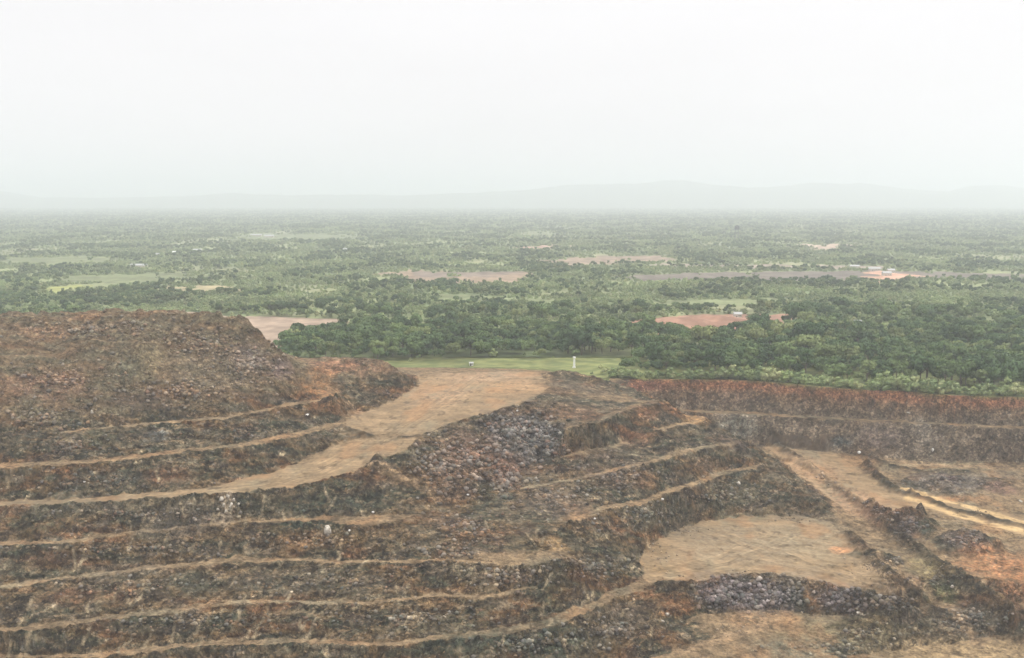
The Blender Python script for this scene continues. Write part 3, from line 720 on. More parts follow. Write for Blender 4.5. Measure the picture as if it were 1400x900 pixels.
def gz(x, y):
    fv_ = np.interp(np.log(y), gv, np.arange(len(gv))); fu_ = (x/y-gu[0])/(gu[1]-gu[0])
    return bil(Zg, fv_, fu_)
gi = np.arange(GX.size).reshape(GX.shape)
fq = np.stack([gi[:-1, :-1], gi[:-1, 1:], gi[1:, 1:], gi[1:, :-1]], -1).reshape(-1, 4)
tag(link('ground', np_mesh('plain', np.stack([GX, GY, Zg], -1).reshape(-1, 3), fq, M_plain, gc.reshape(-1, 3).astype(np.float32), True)),
    'wide green plain with bare clearings reaching to the horizon', kind='structure')
# sides and near ground outside the height field so nothing ends in mid air
def quad(name, P, mat, c, label):
    me = np_mesh(name, np.array(P, float), np.array([[0,1,2,3]]), mat, np.tile(c, (4, 1)))
    tag(link(name, me), label, kind='structure')
yA, yB = Y0, 895.0
for s in (-1, 1):
    P = [(s*.70*yA, yA, -102), (s*1.8*yA, yA, -60), (s*1.3*yB, yB, ZP-.05), (s*.70*yB, yB, ZP-.05)]
    quad('ground', P if s > 0 else P[::-1], M_plain, C3(.10,.12,.06), 'rough ground beside the pit')

# hills at the horizon
hu = np.linspace(-0.9, 0.9, 700); hy = np.linspace(16000, 20500, 60)
HU, HY = np.meshgrid(hu, hy); HX = HU*HY
prof = [(-600,262),(-100,262),(0,259),(20,262),(60,270),(150,271),(250,268),(330,264),(400,267),(480,266),(560,267),(680,262),(740,258),(800,253),(860,250),(930,248),(970,253),(1020,256),(1100,252),(1170,252),(1230,258),(1290,262),(1320,255),(1360,252),(1400,256),(1600,258),(2000,260)]
pu = [(p[0]-700)/F for p in prof]; pz = [WR(p[0], p[1], 18200)[2] for p in prof]
ph = np.interp(HU, pu, pz)
bell = np.sin(np.clip((HY-16000)/4500, 0, 1)*np.pi)**0.7
Zh = ZP-6+(ph-ZP)*bell*(1+.22*fbm(HX/1400, HY/1500, 5, 251, .6))
hi = np.arange(HX.size).reshape(HX.shape)
hq = np.stack([hi[:-1, :-1], hi[:-1, 1:], hi[1:, 1:], hi[1:, :-1]], -1).reshape(-1, 4)
tag(link('hills', np_mesh('hills', np.stack([HX, HY, Zh], -1).reshape(-1, 3), hq, M_plain, np.tile(C3(.06,.08,.045), (HX.size, 1)), True)),
    'low hills fading into haze on the horizon', kind='structure')

# ------------------------------------------------------------------ trees
def leaf_mat(name, pal):
    m, n, l, b = base_mat(name, 0.75, 0.15)
    oi = n.new("ShaderNodeObjectInfo"); g = n.new("ShaderNodeNewGeometry")
    r = n.new("ShaderNodeValToRGB"); l.new(oi.outputs['Random'], r.inputs[0])
    el = r.color_ramp.elements
    el[0].position = 0; el[0].color = (*pal[0],1)
    el[1].position = 1; el[1].color = (*pal[4],1)
    for p, c in ((.3,pal[1]),(.6,pal[2]),(.85,pal[3])):
        e = el.new(p); e.color = (*c, 1)
    nz = n.new("ShaderNodeTexNoise"); nz.inputs['Scale'].default_value = .012; nz.inputs['Detail'].default_value = 3
    l.new(g.outputs['Position'], nz.inputs['Vector'])
    mr = n.new("ShaderNodeMapRange"); l.new(nz.outputs[0], mr.inputs[0])
    mr.inputs[1].default_value = .3; mr.inputs[2].default_value = .7; mr.inputs[3].default_value = .72; mr.inputs[4].default_value = 1.4
    n2 = n.new("ShaderNodeTexNoise"); n2.inputs['Scale'].default_value = .55; n2.inputs['Detail'].default_value = 2
    l.new(g.outputs['Position'], n2.inputs['Vector'])
    m2 = n.new("ShaderNodeMapRange"); l.new(n2.outputs[0], m2.inputs[0])
    m2.inputs[1].default_value = .3; m2.inputs[2].default_value = .7; m2.inputs[3].default_value = .75; m2.inputs[4].default_value = 1.3
    mm = n.new("ShaderNodeMath"); mm.operation = 'MULTIPLY'; l.new(mr.outputs[0], mm.inputs[0]); l.new(m2.outputs[0], mm.inputs[1])
    vm = n.new("ShaderNodeVectorMath"); vm.operation = 'SCALE'; l.new(r.outputs[0], vm.inputs[0]); l.new(mm.outputs[0], vm.inputs['Scale'])
    l.new(vm.outputs[0], b.inputs['Base Color'])
    return m
M_leaf = leaf_mat('foliage', [(.046,.080,.032),(.066,.108,.042),(.096,.142,.050),(.128,.172,.064),(.185,.210,.080)])
M_scrub = leaf_mat('scrub_foliage', [(.125,.170,.074),(.185,.238,.098),(.230,.280,.112),(.255,.295,.140),(.330,.340,.160)])
M_bark = stone_mat("bark", (.10,.075,.05), (.17,.14,.11), 2.0)

def ico(sub=1):
    import bmesh
    bm = bmesh.new(); bmesh.ops.create_icosphere(bm, subdivisions=sub, radius=1)
    v = np.array([p.co[:] for p in bm.verts]); f = np.array([[q.index for q in p.verts] for p in bm.faces]); bm.free()
    return v, f
ICO1, ICO1F = ico(1); ICO2, ICO2F = ico(2)
def crown_mesh(name, kind, rg):
    """local unit tree of about 12 m: leaf faces over several lobes plus inner mass"""
    if kind == 'broad': lob, RX, RZ, zc = 13, 5.0, 2.6, 8.2
    elif kind == 'round': lob, RX, RZ, zc = 11, 3.6, 3.6, 7.5
    elif kind == 'tall': lob, RX, RZ, zc = 12, 3.2, 5.0, 8.8
    else: lob, RX, RZ, zc = 7, 2.6, 1.9, 2.2
    V, Fc = [], []; off = 0
    for i in range(lob):
        a = rg.uniform(0, 6.283); rr = RX*math.sqrt(rg.uniform(0.0, 1))*.72; zz_ = rg.uniform(-.75, .8)
        c = np.array([rr*math.cos(a), rr*math.sin(a), zc+zz_*RZ*(1-.35*(rr/RX))])
        s = np.array([1, 1, .78])*rg.uniform(.30, .50)*RX*(.8 if kind == 'tall' else 1)
        v = ICO1*s*.80*(1+rg.uniform(-.16, .16, (len(ICO1), 1)))+c
        V.append(v)
        f3 = ICO1F+off; Fc.append(np.concatenate([f3, f3[:, 2:3]], 1)); off += len(v)
        n = int(34*(s[0]/1.4)**2)+14
        d = rg.normal(size=(n, 3)); d[:, 2] = d[:, 2]*.9+.25; d /= np.linalg.norm(d, axis=1)[:, None]
        p = c+d*s*rg.uniform(.82, 1.16, (n, 1))
        nn = d+rg.normal(size=(n, 3))*.45; nn /= np.linalg.norm(nn, axis=1)[:, None]
        t = np.cross(nn, rg.normal(size=(n, 3))); t /= np.linalg.norm(t, axis=1)[:, None]; b = np.cross(nn, t)
        sz = rg.uniform(.28, .62, (n, 1))*(RX/4.2)**.5
        q = np.stack([p-t*sz, p-b*sz*.8, p+t*sz, p+b*sz*.8], 1).reshape(-1, 3)
        V.append(q); Fc.append(np.arange(n*4).reshape(-1, 4)+off); off += n*4
    V = np.concatenate(V); Fc = np.concatenate(Fc)
    me = bpy.data.meshes.new(name)
    faces = [tuple(f[:3]) if f[2] == f[3] else tuple(f) for f in Fc.tolist()]
    me.from_pydata(V.tolist(), [], faces); me.materials.append(M_scrub if kind == 'bush' else M_leaf); me.update()
    return me
def trunk_mesh(name, kind, rg):
    import bmesh
    bm = bmesh.new()
    def limb(a, b, r0, r1, n=6):
        a, b = Vector(a), Vector(b); d = (b-a); q = d.to_track_quat('Z', 'Y')
        r = bmesh.ops.create_cone(bm, cap_ends=True, segments=n, radius1=r0, radius2=r1, depth=d.length)
        bmesh.ops.transform(bm, matrix=Matrix.Translation((a+b)/2) @ q.to_matrix().to_4x4(), verts=r['verts'])
    h = {'broad': 6.0, 'round': 5.0, 'tall': 6.5, 'bush': 1.0}[kind]; r = .32 if kind != 'bush' else .12
    top = (rg.uniform(-.4, .4), rg.uniform(-.4, .4), h)
    limb((0, 0, -.8), top, r, r*.65)
    for i in range(5):
        a = i*1.256+rg.uniform(-.4, .4); k = {'broad': 3.2, 'round': 2.0, 'tall': 1.6, 'bush': 1.2}[kind]
        z0 = h*rg.uniform(.65, 1)
        limb((top[0]*z0/h, top[1]*z0/h, z0*.98), (math.cos(a)*k, math.sin(a)*k, z0+k*rg.uniform(.5, 1.1)), r*.5, r*.15, 5)
    me = bpy.data.meshes.new(name); bm.to_mesh(me); bm.free(); me.materials.append(M_bark)
    return me
KINDS = ['broad', 'broad', 'round', 'round', 'tall', 'bush', 'bush']
CR, TR = [], []
for i, k_ in enumerate(KINDS):
    rg = np.random.default_rng(300+i)
    CR.append(crown_mesh('crown', k_, rg)); TR.append(trunk_mesh('trunk', k_, rg))

rng = np.random.default_rng(5)
def scatter(ya, yb, spacing, umax=.70):
    """random points, density 1 per spacing^2 (spacing may depend on distance)"""
    out = []; y = ya
    while y < yb:
        s = spacing(y); y2 = y+s*3
        n = int((2*umax*y)*(y2-y)/s**2)
        yy_ = rng.uniform(y, y2, n); xx_ = rng.uniform(-umax, umax, n)*yy_
        out.append(np.stack([xx_, yy_], 1)); y = y2
    return np.concatenate(out)
def thin(p, d):
    """drop points closer than d to an earlier one"""
    cell = {}; keep = []
    for i, (x, y) in enumerate(p):
        cx, cy_ = int(x//d), int(y//d); ok = True
        for a in (-1, 0, 1):
            for b in (-1, 0, 1):
                for j in cell.get((cx+a, cy_+b), ()):
                    if (p[j][0]-x)**2+(p[j][1]-y)**2 < d*d: ok = False; break
                if not ok: break
            if not ok: break
        if ok: cell.setdefault((cx, cy_), []).append(i); keep.append(i)
    return p[keep]
near = thin(scatter(690, 1250, lambda y: 5.2, .66), 6.2)
ru = rng.uniform(.1, .66, 280); ry = bound(ru)+rng.uniform(.5, 9, 280)
near = np.concatenate([near, np.stack([ru*ry, ry], 1)])
x_, y_ = near[:, 0], near[:, 1]; u_ = x_/y_
b_ = bound(u_)
okn = (y_ > b_+np.where(u_ > .1, 0.5, 6)+4*fbm(x_/15, y_/15, 3, 401)) & (clearings(x_, y_) < 0)
okn &= ~((u_ < -.24) & (y_ < 990))                      # open ground behind the spoil heap
okn &= ~((u_ >= -.26) & (u_ < -.1) & (y_ < 870))
dens = fbm(x_/70, y_/120, 3, 403)
okn &= (dens > -.42+.0*y_)
near = near[okn]
mid = scatter(1250, 15000, lambda y: 7.2*(max(y, 1500)/1500)**.72, .68)
x_, y_ = mid[:, 0], mid[:, 1]
okm = clearings(x_, y_) < 0
okm &= fbm(x_/160, y_/260, 5, 211) < .33
okm &= ~((fbm(x_/420, y_/700, 4, 221)+.4*fbm(x_/160, y_/260, 5, 211) > .34) & (rng.random(len(x_)) < .75))
mid = mid[okm]
u_n = near[:, 0]/near[:, 1]
edge_d = near[:, 1]-bound(u_n)
kind_n = np.where(rng.random(len(near)) < .5, rng.integers(0, 2, len(near)), rng.integers(2, 5, len(near)))
isb = (edge_d < 16+10*rng.random(len(near))) | (rng.random(len(near)) < .10+.68*sstep(1010, 1130, near[:, 1]+60*fbm(near[:, 0]/90, near[:, 1]/90, 2, 409)))
kind_n[isb] = rng.integers(5, 7, isb.sum())
scale_n = rng.uniform(.72, 1.25, len(near)); scale_n *= np.where(rng.random(len(near)) < .12, 1.4, 1); scale_n[isb] = rng.uniform(.5, 1.8, isb.sum())
dark_zone = sstep(-.2, .2, fbm(near[:, 0]/60, near[:, 1]/60, 2, 405))
scale_n *= (.85+.35*dark_zone)
# which are in view and not hidden behind the heap
def visible(p, h):
    """fraction test: is the tree top seen over the pit's own relief"""
    out = np.zeros(len(p), bool)
    for i, (x, y) in enumerate(p):
        t = np.linspace(.25, .995, 160); X, Y = x*t, y*t
        ok = Y < 895
        Zr = HC+(ZP+h[i]-HC)*t
        out[i] = np.all(hz(X[ok], Y[ok]) < Zr[ok])
    return out
scale_n *= 1.18
hgt = np.array([12, 12, 11, 11, 13.5, 4, 4])[kind_n]*scale_n
inview = (np.abs(near[:, 0]/near[:, 1]) < .52)
size_px = hgt/near[:, 1]
cand = np.where(inview)[0]
cand = cand[visible(near[cand], hgt[cand])]
cand = cand[np.argsort(-size_px[cand]*np.where(kind_n[cand] < 5, 1, .8))]
isbush = kind_n[cand] >= 5
cand = np.concatenate([cand[~isbush][:225], cand[isbush][:65]])
sel = np.zeros(len(near), bool); sel[cand] = True

KL = {'broad': 'broad spreading green tree', 'round': 'round crowned green tree', 'tall': 'tall narrow dark green tree', 'bush': 'low green bush'}
def where(x, y, k_):
    u = x/y
    if u > .40: return 'at the far right of the wood behind the pit wall', 1
    if u > .30: return 'in the wood right of centre behind the pit wall', 2
    if u > .20: return 'in the wood above the red top of the pit wall', 3
    if u > .09: return 'where the wood meets the left end of the pit wall', 4
    if u > -.03: return 'in the dark tree row beyond the white marker post', 5
    if u > -.12: return 'in the dark tree row beyond the bright grass strip', 6
    return 'beyond the low red earth heap', 7
protos = {}
for i in cand:
    k = int(kind_n[i]); kn = KINDS[k]; x, y = near[i]
    nm = {'broad': 'broadleaf_tree', 'round': 'broadleaf_tree', 'tall': 'broadleaf_tree', 'bush': 'bush'}[kn]
    if k not in protos:
        r = bpy.data.objects.new(nm, None); COL.objects.link(r)
        c = link('crown', CR[k], r); t = link('trunk', TR[k], r); protos[k] = (r, c, t)
    else:
        r0, c0, t0 = protos[k]; r = r0.copy(); COL.objects.link(r)
        for o0 in (c0, t0):
            o = o0.copy(); COL.objects.link(o); o.parent = r
    r.location = (x, y, float(hz(x, y)) if y < 895 else float(gz(x, y)))
    s = scale_n[i]; r.scale = (s*rng.uniform(.9, 1.12), s*rng.uniform(.9, 1.12), s*rng.uniform(.88, 1.15))
    r.rotation_euler = (0, 0, rng.uniform(0, 6.28))
    wh, wi = where(x, y, kn)
    tag(r, KL[kn]+' '+wh, 'bush' if kn == 'bush' else 'tree', ('bushes ' if kn == 'bush' else 'trees ')+wh)

# the rest of the wood: one object, crowns instanced over points
rest = near[~sel]; rk = kind_n[~sel]; rs = scale_n[~sel]
mk = rng.integers(0, 5, len(mid)); ms = rng.uniform(.55, 1.05, len(mid))*(1+.8*sstep(1800, 7000, mid[:, 1]))
mb = rng.random(len(mid)) < .86+.35*fbm(mid[:, 0]/130, mid[:, 1]/260, 3, 407)/.3; mk[mb] = rng.integers(5, 7, mb.sum()); ms[mb] *= 1.5
PX = np.concatenate([rest, mid]); PK_ = np.concatenate([rk, mk]).astype(np.int32); PS = np.concatenate([rs, ms])
pz_ = np.where(PX[:, 1] < 895, hz(PX[:, 0], np.minimum(PX[:, 1], 899)), gz(PX[:, 0], np.maximum(PX[:, 1], 896)))
pm = bpy.data.meshes.new('forest'); pm.vertices.add(len(PX))
pm.vertices.foreach_set('co', np.stack([PX[:, 0], PX[:, 1], pz_-1.2*(PX[:, 1] > 1250)], -1).astype(np.float32).ravel())
for nm, ar, ty in (('kind_id', PK_, 'INT'), ('size', PS.astype(np.float32), 'FLOAT'), ('turn', rng.uniform(0, 6.28, len(PX)).astype(np.float32), 'FLOAT')):
    a = pm.attributes.new(nm, ty, 'POINT'); a.data.foreach_set('value', ar)
pm.update()
forest = link('forest', pm)
tag(forest, 'continuous green bush and woodland covering the plain out to the haze', 'forest', kind='stuff')
ng = bpy.data.node_groups.new('forest_scatter', 'GeometryNodeTree')
ng.interface.new_socket('Geometry', in_out='INPUT', socket_type='NodeSocketGeometry')
ng.interface.new_socket('Geometry', in_out='OUTPUT', socket_type='NodeSocketGeometry')
N, L = ng.nodes, ng.links
gi_ = N.new('NodeGroupInput'); go_ = N.new('NodeGroupOutput')
m2p = N.new('GeometryNodeMeshToPoints'); L.new(gi_.outputs[0], m2p.inputs[0])
last = None
joins = None
def named(nm, ty):
    a = N.new('GeometryNodeInputNamedAttribute'); a.data_type = ty; a.inputs[0].default_value = nm; return a.outputs[0]
a_size = named('size', 'FLOAT'); a_turn = named('turn', 'FLOAT'); a_kind = named('kind_id', 'INT')
jn = N.new('GeometryNodeJoinGeometry')
for k in range(len(KINDS)):
    if k not in protos: continue
    oi = N.new('GeometryNodeObjectInfo'); oi.transform_space = 'ORIGINAL'; oi.inputs['Object'].default_value = protos[k][1]
    oi.inputs['As Instance'].default_value = True
    cmpn = N.new('FunctionNodeCompare'); cmpn.data_type = 'INT'; cmpn.operation = 'EQUAL'
    L.new(a_kind, cmpn.inputs[2]); cmpn.inputs[3].default_value = k
    ins = N.new('GeometryNodeInstanceOnPoints')
    L.new(m2p.outputs[0], ins.inputs['Points']); L.new(cmpn.outputs[0], ins.inputs['Selection'])
    L.new(oi.outputs['Geometry'], ins.inputs['Instance'])
    cx = N.new('ShaderNodeCombineXYZ'); L.new(a_turn, cx.inputs[2])
    L.new(cx.outputs[0], ins.inputs['Rotation']); L.new(a_size, ins.inputs['Scale'])
    L.new(ins.outputs[0], jn.inputs[0])
L.new(jn.outputs[0], go_.inputs[0])
md = forest.modifiers.new('scatter', 'NODES'); md.node_group = ng
print('trees', len(cand), 'rest', len(rest), 'mid', len(mid))

# ------------------------------------------------------------------ rocks
def rock_verts(rg, sub=1):
    v, f = (ICO1, ICO1F) if sub == 1 else (ICO2, ICO2F)
    v = v*(1+rg.uniform(-.28, .28, (len(v), 1))); v = v*np.array([1, rg.uniform(.65, 1), rg.uniform(.5, .85)])
    for _ in range(9):                      # flat broken faces
        n = rg.normal(size=3); n /= np.linalg.norm(n); d = v@n; k_ = rg.uniform(.42, .8)
        v = v-np.outer(np.clip(d-k_, 0, None), n)
    return v, f
M_stone = soil_mat("loose_stone", 1.5, .3, .3, .6, .2)
proto_r = [rock_verts(np.random.default_rng(500+i)) for i in range(16)]
def rubble(label, zones, n, smin, smax, cols, onflat=False):
    V, Fc, Cc = [], [], []; off = 0; rg = np.random.default_rng(len(label))
    per = n//len(zones)
    for (px, py, rx, ry, w) in zones:
        for _ in range(int(per*w)):
            a = rg.uniform(0, 6.28); r = min(1.7, abs(rg.normal())*.62)
            P = hit(px+rx*r*math.cos(a), py+ry*r*math.sin(a))
            if P[1] < 303: continue
            v, f = proto_r[rg.integers(16)]
            s = smin*.8+(smax*1.35-smin)*rg.random()**4.5
            ang = rg.uniform(0, 6.28); ca, sa = math.cos(ang), math.sin(ang)
            vv = v*s; vv = np.stack([vv[:, 0]*ca-vv[:, 1]*sa, vv[:, 0]*sa+vv[:, 1]*ca, vv[:, 2]], -1)+P+np.array([0, 0, s*.15])
            jv = min(NV-1, max(0, int((math.log(P[1])-vsr[0])/dV))); ju = min(NU-1, max(0, int((P[0]/P[1]-U0)/dU)))
            if not onflat and flatness[jv, ju] > .35 and rg.random() < .93: continue
            c = (.62*col[jv, ju]*rg.uniform(.5, 2.0)+.38*cols[rg.integers(len(cols))]*rg.uniform(.5, 1.5))
            V.append(vv); Fc.append(f+off); off += len(vv); Cc.append(np.tile(c, (len(vv), 1)))
    me = np_mesh('rubble', np.concatenate(V), np.concatenate(Fc), M_stone, np.concatenate(Cc).astype(np.float32), nv=3)
    tag(link('rubble', me), label, 'rubble', kind='stuff')
G1, G2, G3 = C3(.19,.18,.165), C3(.13,.125,.125), C3(.26,.245,.225)
B1, B2, R1, DK = C3(.20,.155,.115), C3(.15,.115,.085), C3(.25,.145,.10), C3(.07,.06,.055)
T1, WH, PU = C3(.12,.14,.125), C3(.40,.37,.33), C3(.135,.125,.13)
rubble('grey and reddish loose rock on the slope under the haul ramp', [(700,590,45,26,1.3),(740,600,36,34,1.3),(650,625,60,38,1),(690,660,50,30,1),(600,640,45,35,.8)], 3600, .35, 1.9, [G1,G2,G3,B1,R1,T1,G1,B2,WH*.8,DK])
rubble('mixed brown loose rock below the boulder slope in mid pit', [(640,720,80,28,1),(760,680,70,40,1),(620,760,60,20,1),(840,650,90,40,.9),(700,790,60,20,.7)], 3300, .3, 1.5, [G1,B1,B2,R1,G2,DK,G3,B1])
rubble('purple grey blasted rock along the face of the working floor', [(990,812,42,22,1.2),(1060,812,50,22,1.2),(1150,820,40,18,1),(1210,825,30,10,.7)], 2200, .35, 1.7, [G2,PU,PU,G3,DK,T1,G1])
rubble('tipped rock scattered over the tall spoil heap', [(120,450,130,18,1),(280,470,90,30,1.3),(340,500,50,30,1.3),(100,520,120,30,1),(250,535,120,25,1),(60,570,80,22,.7)], 4200, .35, 1.6, [B1,B2,G1,R1,G2,DK,G3,B1])
rubble('loose rock on the left bench faces', [(100,612,110,20,.8),(330,590,110,14,.6),(150,660,150,16,1),(200,705,190,14,1),(200,750,190,16,1),(200,800,200,18,1),(250,850,240,16,1),(560,845,150,20,1),(450,795,120,20,1),(450,740,100,18,.8)], 5200, .25, 1.25, [B1,B2,G1,T1,G2,DK,B1,R1])
rubble('green grey loose rock at the bottom of the pit', [(720,880,90,18,1),(840,860,70,25,1),(1100,885,90,12,1),(1320,845,60,22,1),(1180,865,80,14,.7),(880,700,60,20,1),(1000,675,60,22,1),(820,775,50,20,.9)], 4200, .25, 1.4, [T1,G1,G2,B1,G3,B2,DK])
rubble('broken rock on the heaps and berms beside the right hand haul roads', [(1245,720,30,14,1.3),(1320,738,34,16,1.2),(1200,700,40,25,.8),(1225,765,30,14,.8),(1290,655,60,12,.8),(1130,660,40,22,.7),(1280,790,30,18,.7)], 1700, .25, 1.3, [G1,G2,PU,B2,B1,DK,G3])

rubble('small loose rock strewn round the edge of the level working floor', [(900,765,24,20,1),(940,726,40,9,1),(1080,710,60,6,.8),(1185,775,26,20,1),(1010,785,60,6,.7),(890,745,14,14,.8),(1120,650,30,20,.4),(520,640,40,10,.3),(760,765,40,8,.6),(1000,860,50,12,.6),(1340,700,60,14,.5)], 1500, .2, .85, [G1,B1,B2,DK,G3,G2], True)
# single boulders that stand out
M_pale = stone_mat("pale_stone", (.26,.22,.17), (.56,.51,.43))
M_grey = stone_mat("grey_stone", (.16,.15,.14), (.32,.30,.28))
M_white = stone_mat("white_stone", (.45,.42,.38), (.68,.65,.60))
def boulder(px, py, s, mat, label, sc=(1, 1, 1), seed=0, group=None):
    rg = np.random.default_rng(900+seed); v, f = rock_verts(rg, 2)
    me = np_mesh('boulder', v*np.array(sc)*s, f, mat, nv=3)
    o = link('boulder', me); P = hit(px, py); o.location = (P[0], P[1], P[2]+s*sc[2]*.2); o.rotation_euler = (0, 0, rg.uniform(0, 6))
    tag(o, label, 'boulder', group)
boulder(449,728,3.1,M_pale,'largest pale cream boulder, leaning on the bench face below the wide ledge',(.9,.8,1.35),1)
boulder(478,726,1.0,M_white,'small whitish rock just right of the largest cream boulder',(1,.8,1),2)
boulder(510,701,1.0,M_white,'whitish stone lying on the wide tan ledge above the cream boulder',(1,.8,.9),3)
boulder(1175,619.5,1.8,M_white,'bright white flat boulder at the foot of the far pit wall',(1.6,1,.8),4)
boulder(1242,566,1.2,M_pale,'pale rock high on the far pit wall just above its ledge',(1.4,1,1),5)
boulder(1275,617,1.3,M_white,'upright white stone at the base of the pale streak on the far wall',(.8,.8,2.0),6)
boulder(420,568,1.4,M_white,'small white rock on the bench under the red heap',(1.2,1,.8),7)
boulder(905,684,1.4,M_white,'white rock on the edge of the long spur ledge',(1.2,1,.8),8)
boulder(1010,663,1.7,M_pale,'pale upright rock on the olive slope at the tip of the spur',(.9,.9,1.5),9)
boulder(813,710,1.2,M_white,'white rock low on the green grey slope under the spur',(1,1,.8),10)
boulder(640,677,1.1,M_white,'whitish rock at the foot of the boulder slope',(1.2,1,.8),11)
boulder(738,605,1.1,M_white,'white rock high on the right of the boulder slope',(1,1,.8),12)
boulder(707,562,1.1,M_white,'white rock at the top of the boulder slope under the ramp edge',(1,1,.8),13)
boulder(912,842,1.5,M_pale,'cream rock on the brown slope left of the lower path',(1,1,1),14)
boulder(906,850,1.1,M_pale,'smaller cream rock just under another left of the lower path',(1.3,1,.8),15)
boulder(1173,838,1.3,M_pale,'pale slab at the foot of the dark blasted face',(1.8,1,.5),16)
boulder(1302,803,1.2,M_pale,'pale rock beside the green patch near the right haul berm',(.9,.9,1.2),17)
boulder(115,660,1.0,M_white,'single white rock on the dark bench face at left',(1,1,.8),18)
boulder(126,565,1.4,M_pale,'pale upright rock at the foot of the spoil heap',(.7,.7,1.8),19)
boulder(1395,686,1.4,M_pale,'pale rock at the right edge beyond the orange road',(1.2,1,.8),20)
for j in range(8):
    boulder([303,312,320,306,316,326,309,298][j], [684,680,685,693,692,690,701,698][j], [1.7,1.5,1.3,1.5,1.8,1.1,1.4,1.0][j], M_pale,
            'pale cream block in the outcrop on the bench face below the haul ramp', (1,.8,1.3), 30+j, 'cream blocks of the outcrop')

# ------------------------------------------------------------------ small built things
import bmesh
def bm_obj(name, build, mat, parent=None):
    bm = bmesh.new(); build(bm); me = bpy.data.meshes.new(name); bm.to_mesh(me); bm.free(); me.materials.append(mat)
    return link(name, me, parent)
def bx(bm, c, s, bevel=0):
    r = bmesh.ops.create_cube(bm, size=1)
    for v in r['verts']: v.co = Vector((v.co.x*s[0]+c[0], v.co.y*s[1]+c[1], v.co.z*s[2]+c[2]))
def cone(bm, z0, z1, r0, r1, seg=12, c=(0, 0)):
    r = bmesh.ops.create_cone(bm, cap_ends=True, segments=seg, radius1=r0, radius2=r1, depth=z1-z0)
    for v in r['verts']: v.co += Vector((c[0], c[1], (z0+z1)/2))
M_wp = flat_mat("white_paint", (.80,.80,.76)); M_dw = flat_mat("dark_opening", (.05,.05,.05)); M_roof = flat_mat("pale_sheet_roof", (.42,.42,.40))
M_steel = flat_mat("weathered_steel", (.16,.17,.17)); M_rust = flat_mat("rusty_roof", (.40,.24,.18)); M_cream = flat_mat("cream_render", (.55,.50,.42))
def root(name, loc, label, cat, group=None, rz=0):
    r = bpy.data.objects.new(name, None); COL.objects.link(r); r.location = loc; r.rotation_euler = (0, 0, rz)
    return tag(r, label, cat, group)
P = W(785, 503, ZP)
r = root('marker_post', (P[0], P[1], float(hz(P[0], P[1]))), 'tall white marker post standing on the bright grass at the pit top', 'post')
bm_obj('base', lambda b: bx(b, (0, 0, .35), (2.6, 2.6, .9)), M_wp, r)
bm_obj('column', lambda b: cone(b, .6, 8.0, .95, .8, 14), M_wp, r)
bm_obj('head', lambda b: (cone(b, 8.0, 9.0, .85, 1.35, 14), cone(b, 9.0, 9.6, 1.35, 1.2, 14)), M_wp, r)

def hut(px, py, w, d, h, label, roofm=M_roof, wallm=M_wp, name='hut', cat='hut', rz=0, group=None, gable=.35):
    P = W(px, py, ZP); z = float(hz(P[0], P[1])) if P[1] < 895 else float(gz(P[0], P[1]))
    r = root(name, (P[0], P[1], z), label, cat, group, rz)
    bm_obj('wall', lambda b: bx(b, (0, 0, h/2), (w, d, h)), wallm, r)
    def roof(b):
        e = .5; hh = d*gable
        v = [b.verts.new(q) for q in [(-w/2-e,-d/2-e,h),(w/2+e,-d/2-e,h),(w/2+e,d/2+e,h),(-w/2-e,d/2+e,h),(-w/2-e,0,h+hh),(w/2+e,0,h+hh)]]
        for f in [(0,1,5,4),(2,3,4,5),(0,4,3),(1,2,5),(3,2,1,0)]: b.faces.new([v[i] for i in f])
    bm_obj('roof', roof, roofm, r)
    bm_obj('door', lambda b: bx(b, (-w*.2, -d/2-.02, 1.05), (1.0, .08, 2.1)), M_dw, r)
    for s in (.12, .34): bm_obj('window', lambda b: bx(b, (w*s, -d/2-.02, h*.58), (min(1.2, w*.14), .08, 1.0)), M_dw, r)
    return r
hut(644.5, 500, 3.0, 2.6, 2.4, 'tiny white hut on the grass strip at the head of the haul ramp')
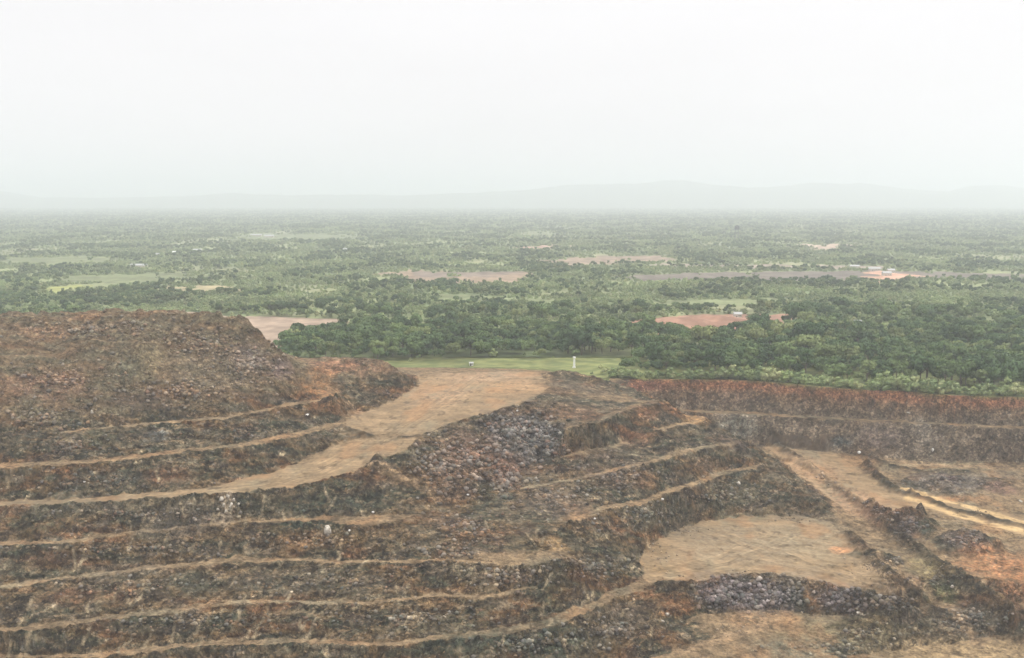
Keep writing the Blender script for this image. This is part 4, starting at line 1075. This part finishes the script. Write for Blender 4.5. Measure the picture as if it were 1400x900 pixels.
for args in [
 (240,348,14,9,5,'bright white building, the brightest dot among the far left trees'),
 (215,350,10,8,4,'low pale building just left of the bright white one on the far left plain'),
 (270,345,22,10,5,'long pale roofed building right of the bright white one on the far left plain'),
 (190,366,34,10,5,'wide pale roof among fields on the far left plain'),
 (350,322,46,12,5,'very long pale shed on the hazy far plain left of centre'),
 (368,324,36,14,6,'pale shed beside the very long one on the hazy far plain'),
 (1168,366.5,20,8,4,'pale roofed building at the left of the far clearing at right'),
 (1195,370,24,9,4,'long pale shed in the middle of the far bare clearing at right'),
 (1212,377,16,10,5,'small pale building beside the orange earth of the far clearing'),
 (1218,373,14,9,5,'pale building at the top of the orange earth of the far clearing'),
 (1165,446,20,8,4,'cream roofed building in the trees right of the red earth bank'),
 (1008,440,9,7,4,'small pale building standing on the red earth bank'),
 (472,345,10,8,9,'narrow pale building on the plain left of centre'),
]:
    hut(*args, wallm=M_wp if args[0] == 240 else M_cream, roofm=M_wp if args[0] == 240 else M_roof, name='building', cat='building')

# water tower far off
P = W(1007, 330, ZP); D = P[1]; zt = float(gz(P[0], P[1]))
topz = WR(1007, 308, D)[2]-zt
r = root('water_tower', (P[0], P[1], zt), 'dark water tank on thin legs above the trees on the hazy plain', 'water tower')
kk = topz/36.0
bm_obj('tank', lambda b: (cone(b, 26*kk, 34*kk, 5.2*kk, 5.6*kk, 18), cone(b, 34*kk, 36*kk, 5.6*kk, 1.0*kk, 18)), M_dw, r)
for sx, sy in ((1,1),(1,-1),(-1,1),(-1,-1)):
    bm_obj('leg', lambda b: cone(b, -1, 26*kk, .5*kk, .4*kk, 8, (sx*3.6*kk, sy*3.6*kk)), M_steel, r)
bm_obj('brace', lambda b: [bx(b, (0, s*3.6*kk, z*kk), (7.6*kk, .4*kk, .4*kk)) for s in (-1, 1) for z in (8, 17)], M_steel, r)
# excavator on the dark heap would be guesswork: the dark peak is rock, already part of the heap

# ------------------------------------------------------------------ haze
hz_m = bpy.data.materials.new('haze'); hz_m.use_nodes = True
n = hz_m.node_tree.nodes; l = hz_m.node_tree.links; n.clear()
o = n.new('ShaderNodeOutputMaterial'); pv = n.new('ShaderNodeVolumePrincipled')
pv.inputs['Color'].default_value = (.905, .945, 1.0, 1); pv.inputs['Density'].default_value = 0.00016
pv.inputs['Anisotropy'].default_value = 0.6
l.new(pv.outputs[0], o.inputs['Volume'])
top = max(float(Zh.max()), HC)+20
def hb(b):
    zb = -104.0
    r_ = bmesh.ops.create_cube(b, size=1)
    for v in r_['verts']: v.co = Vector((v.co.x*62000, v.co.y*33000+14500, zb if v.co.z < 0 else top))
haze = bm_obj('haze', hb, hz_m)
tag(haze, 'pale dusty haze filling the air over the pit and plain', 'haze', kind='stuff')
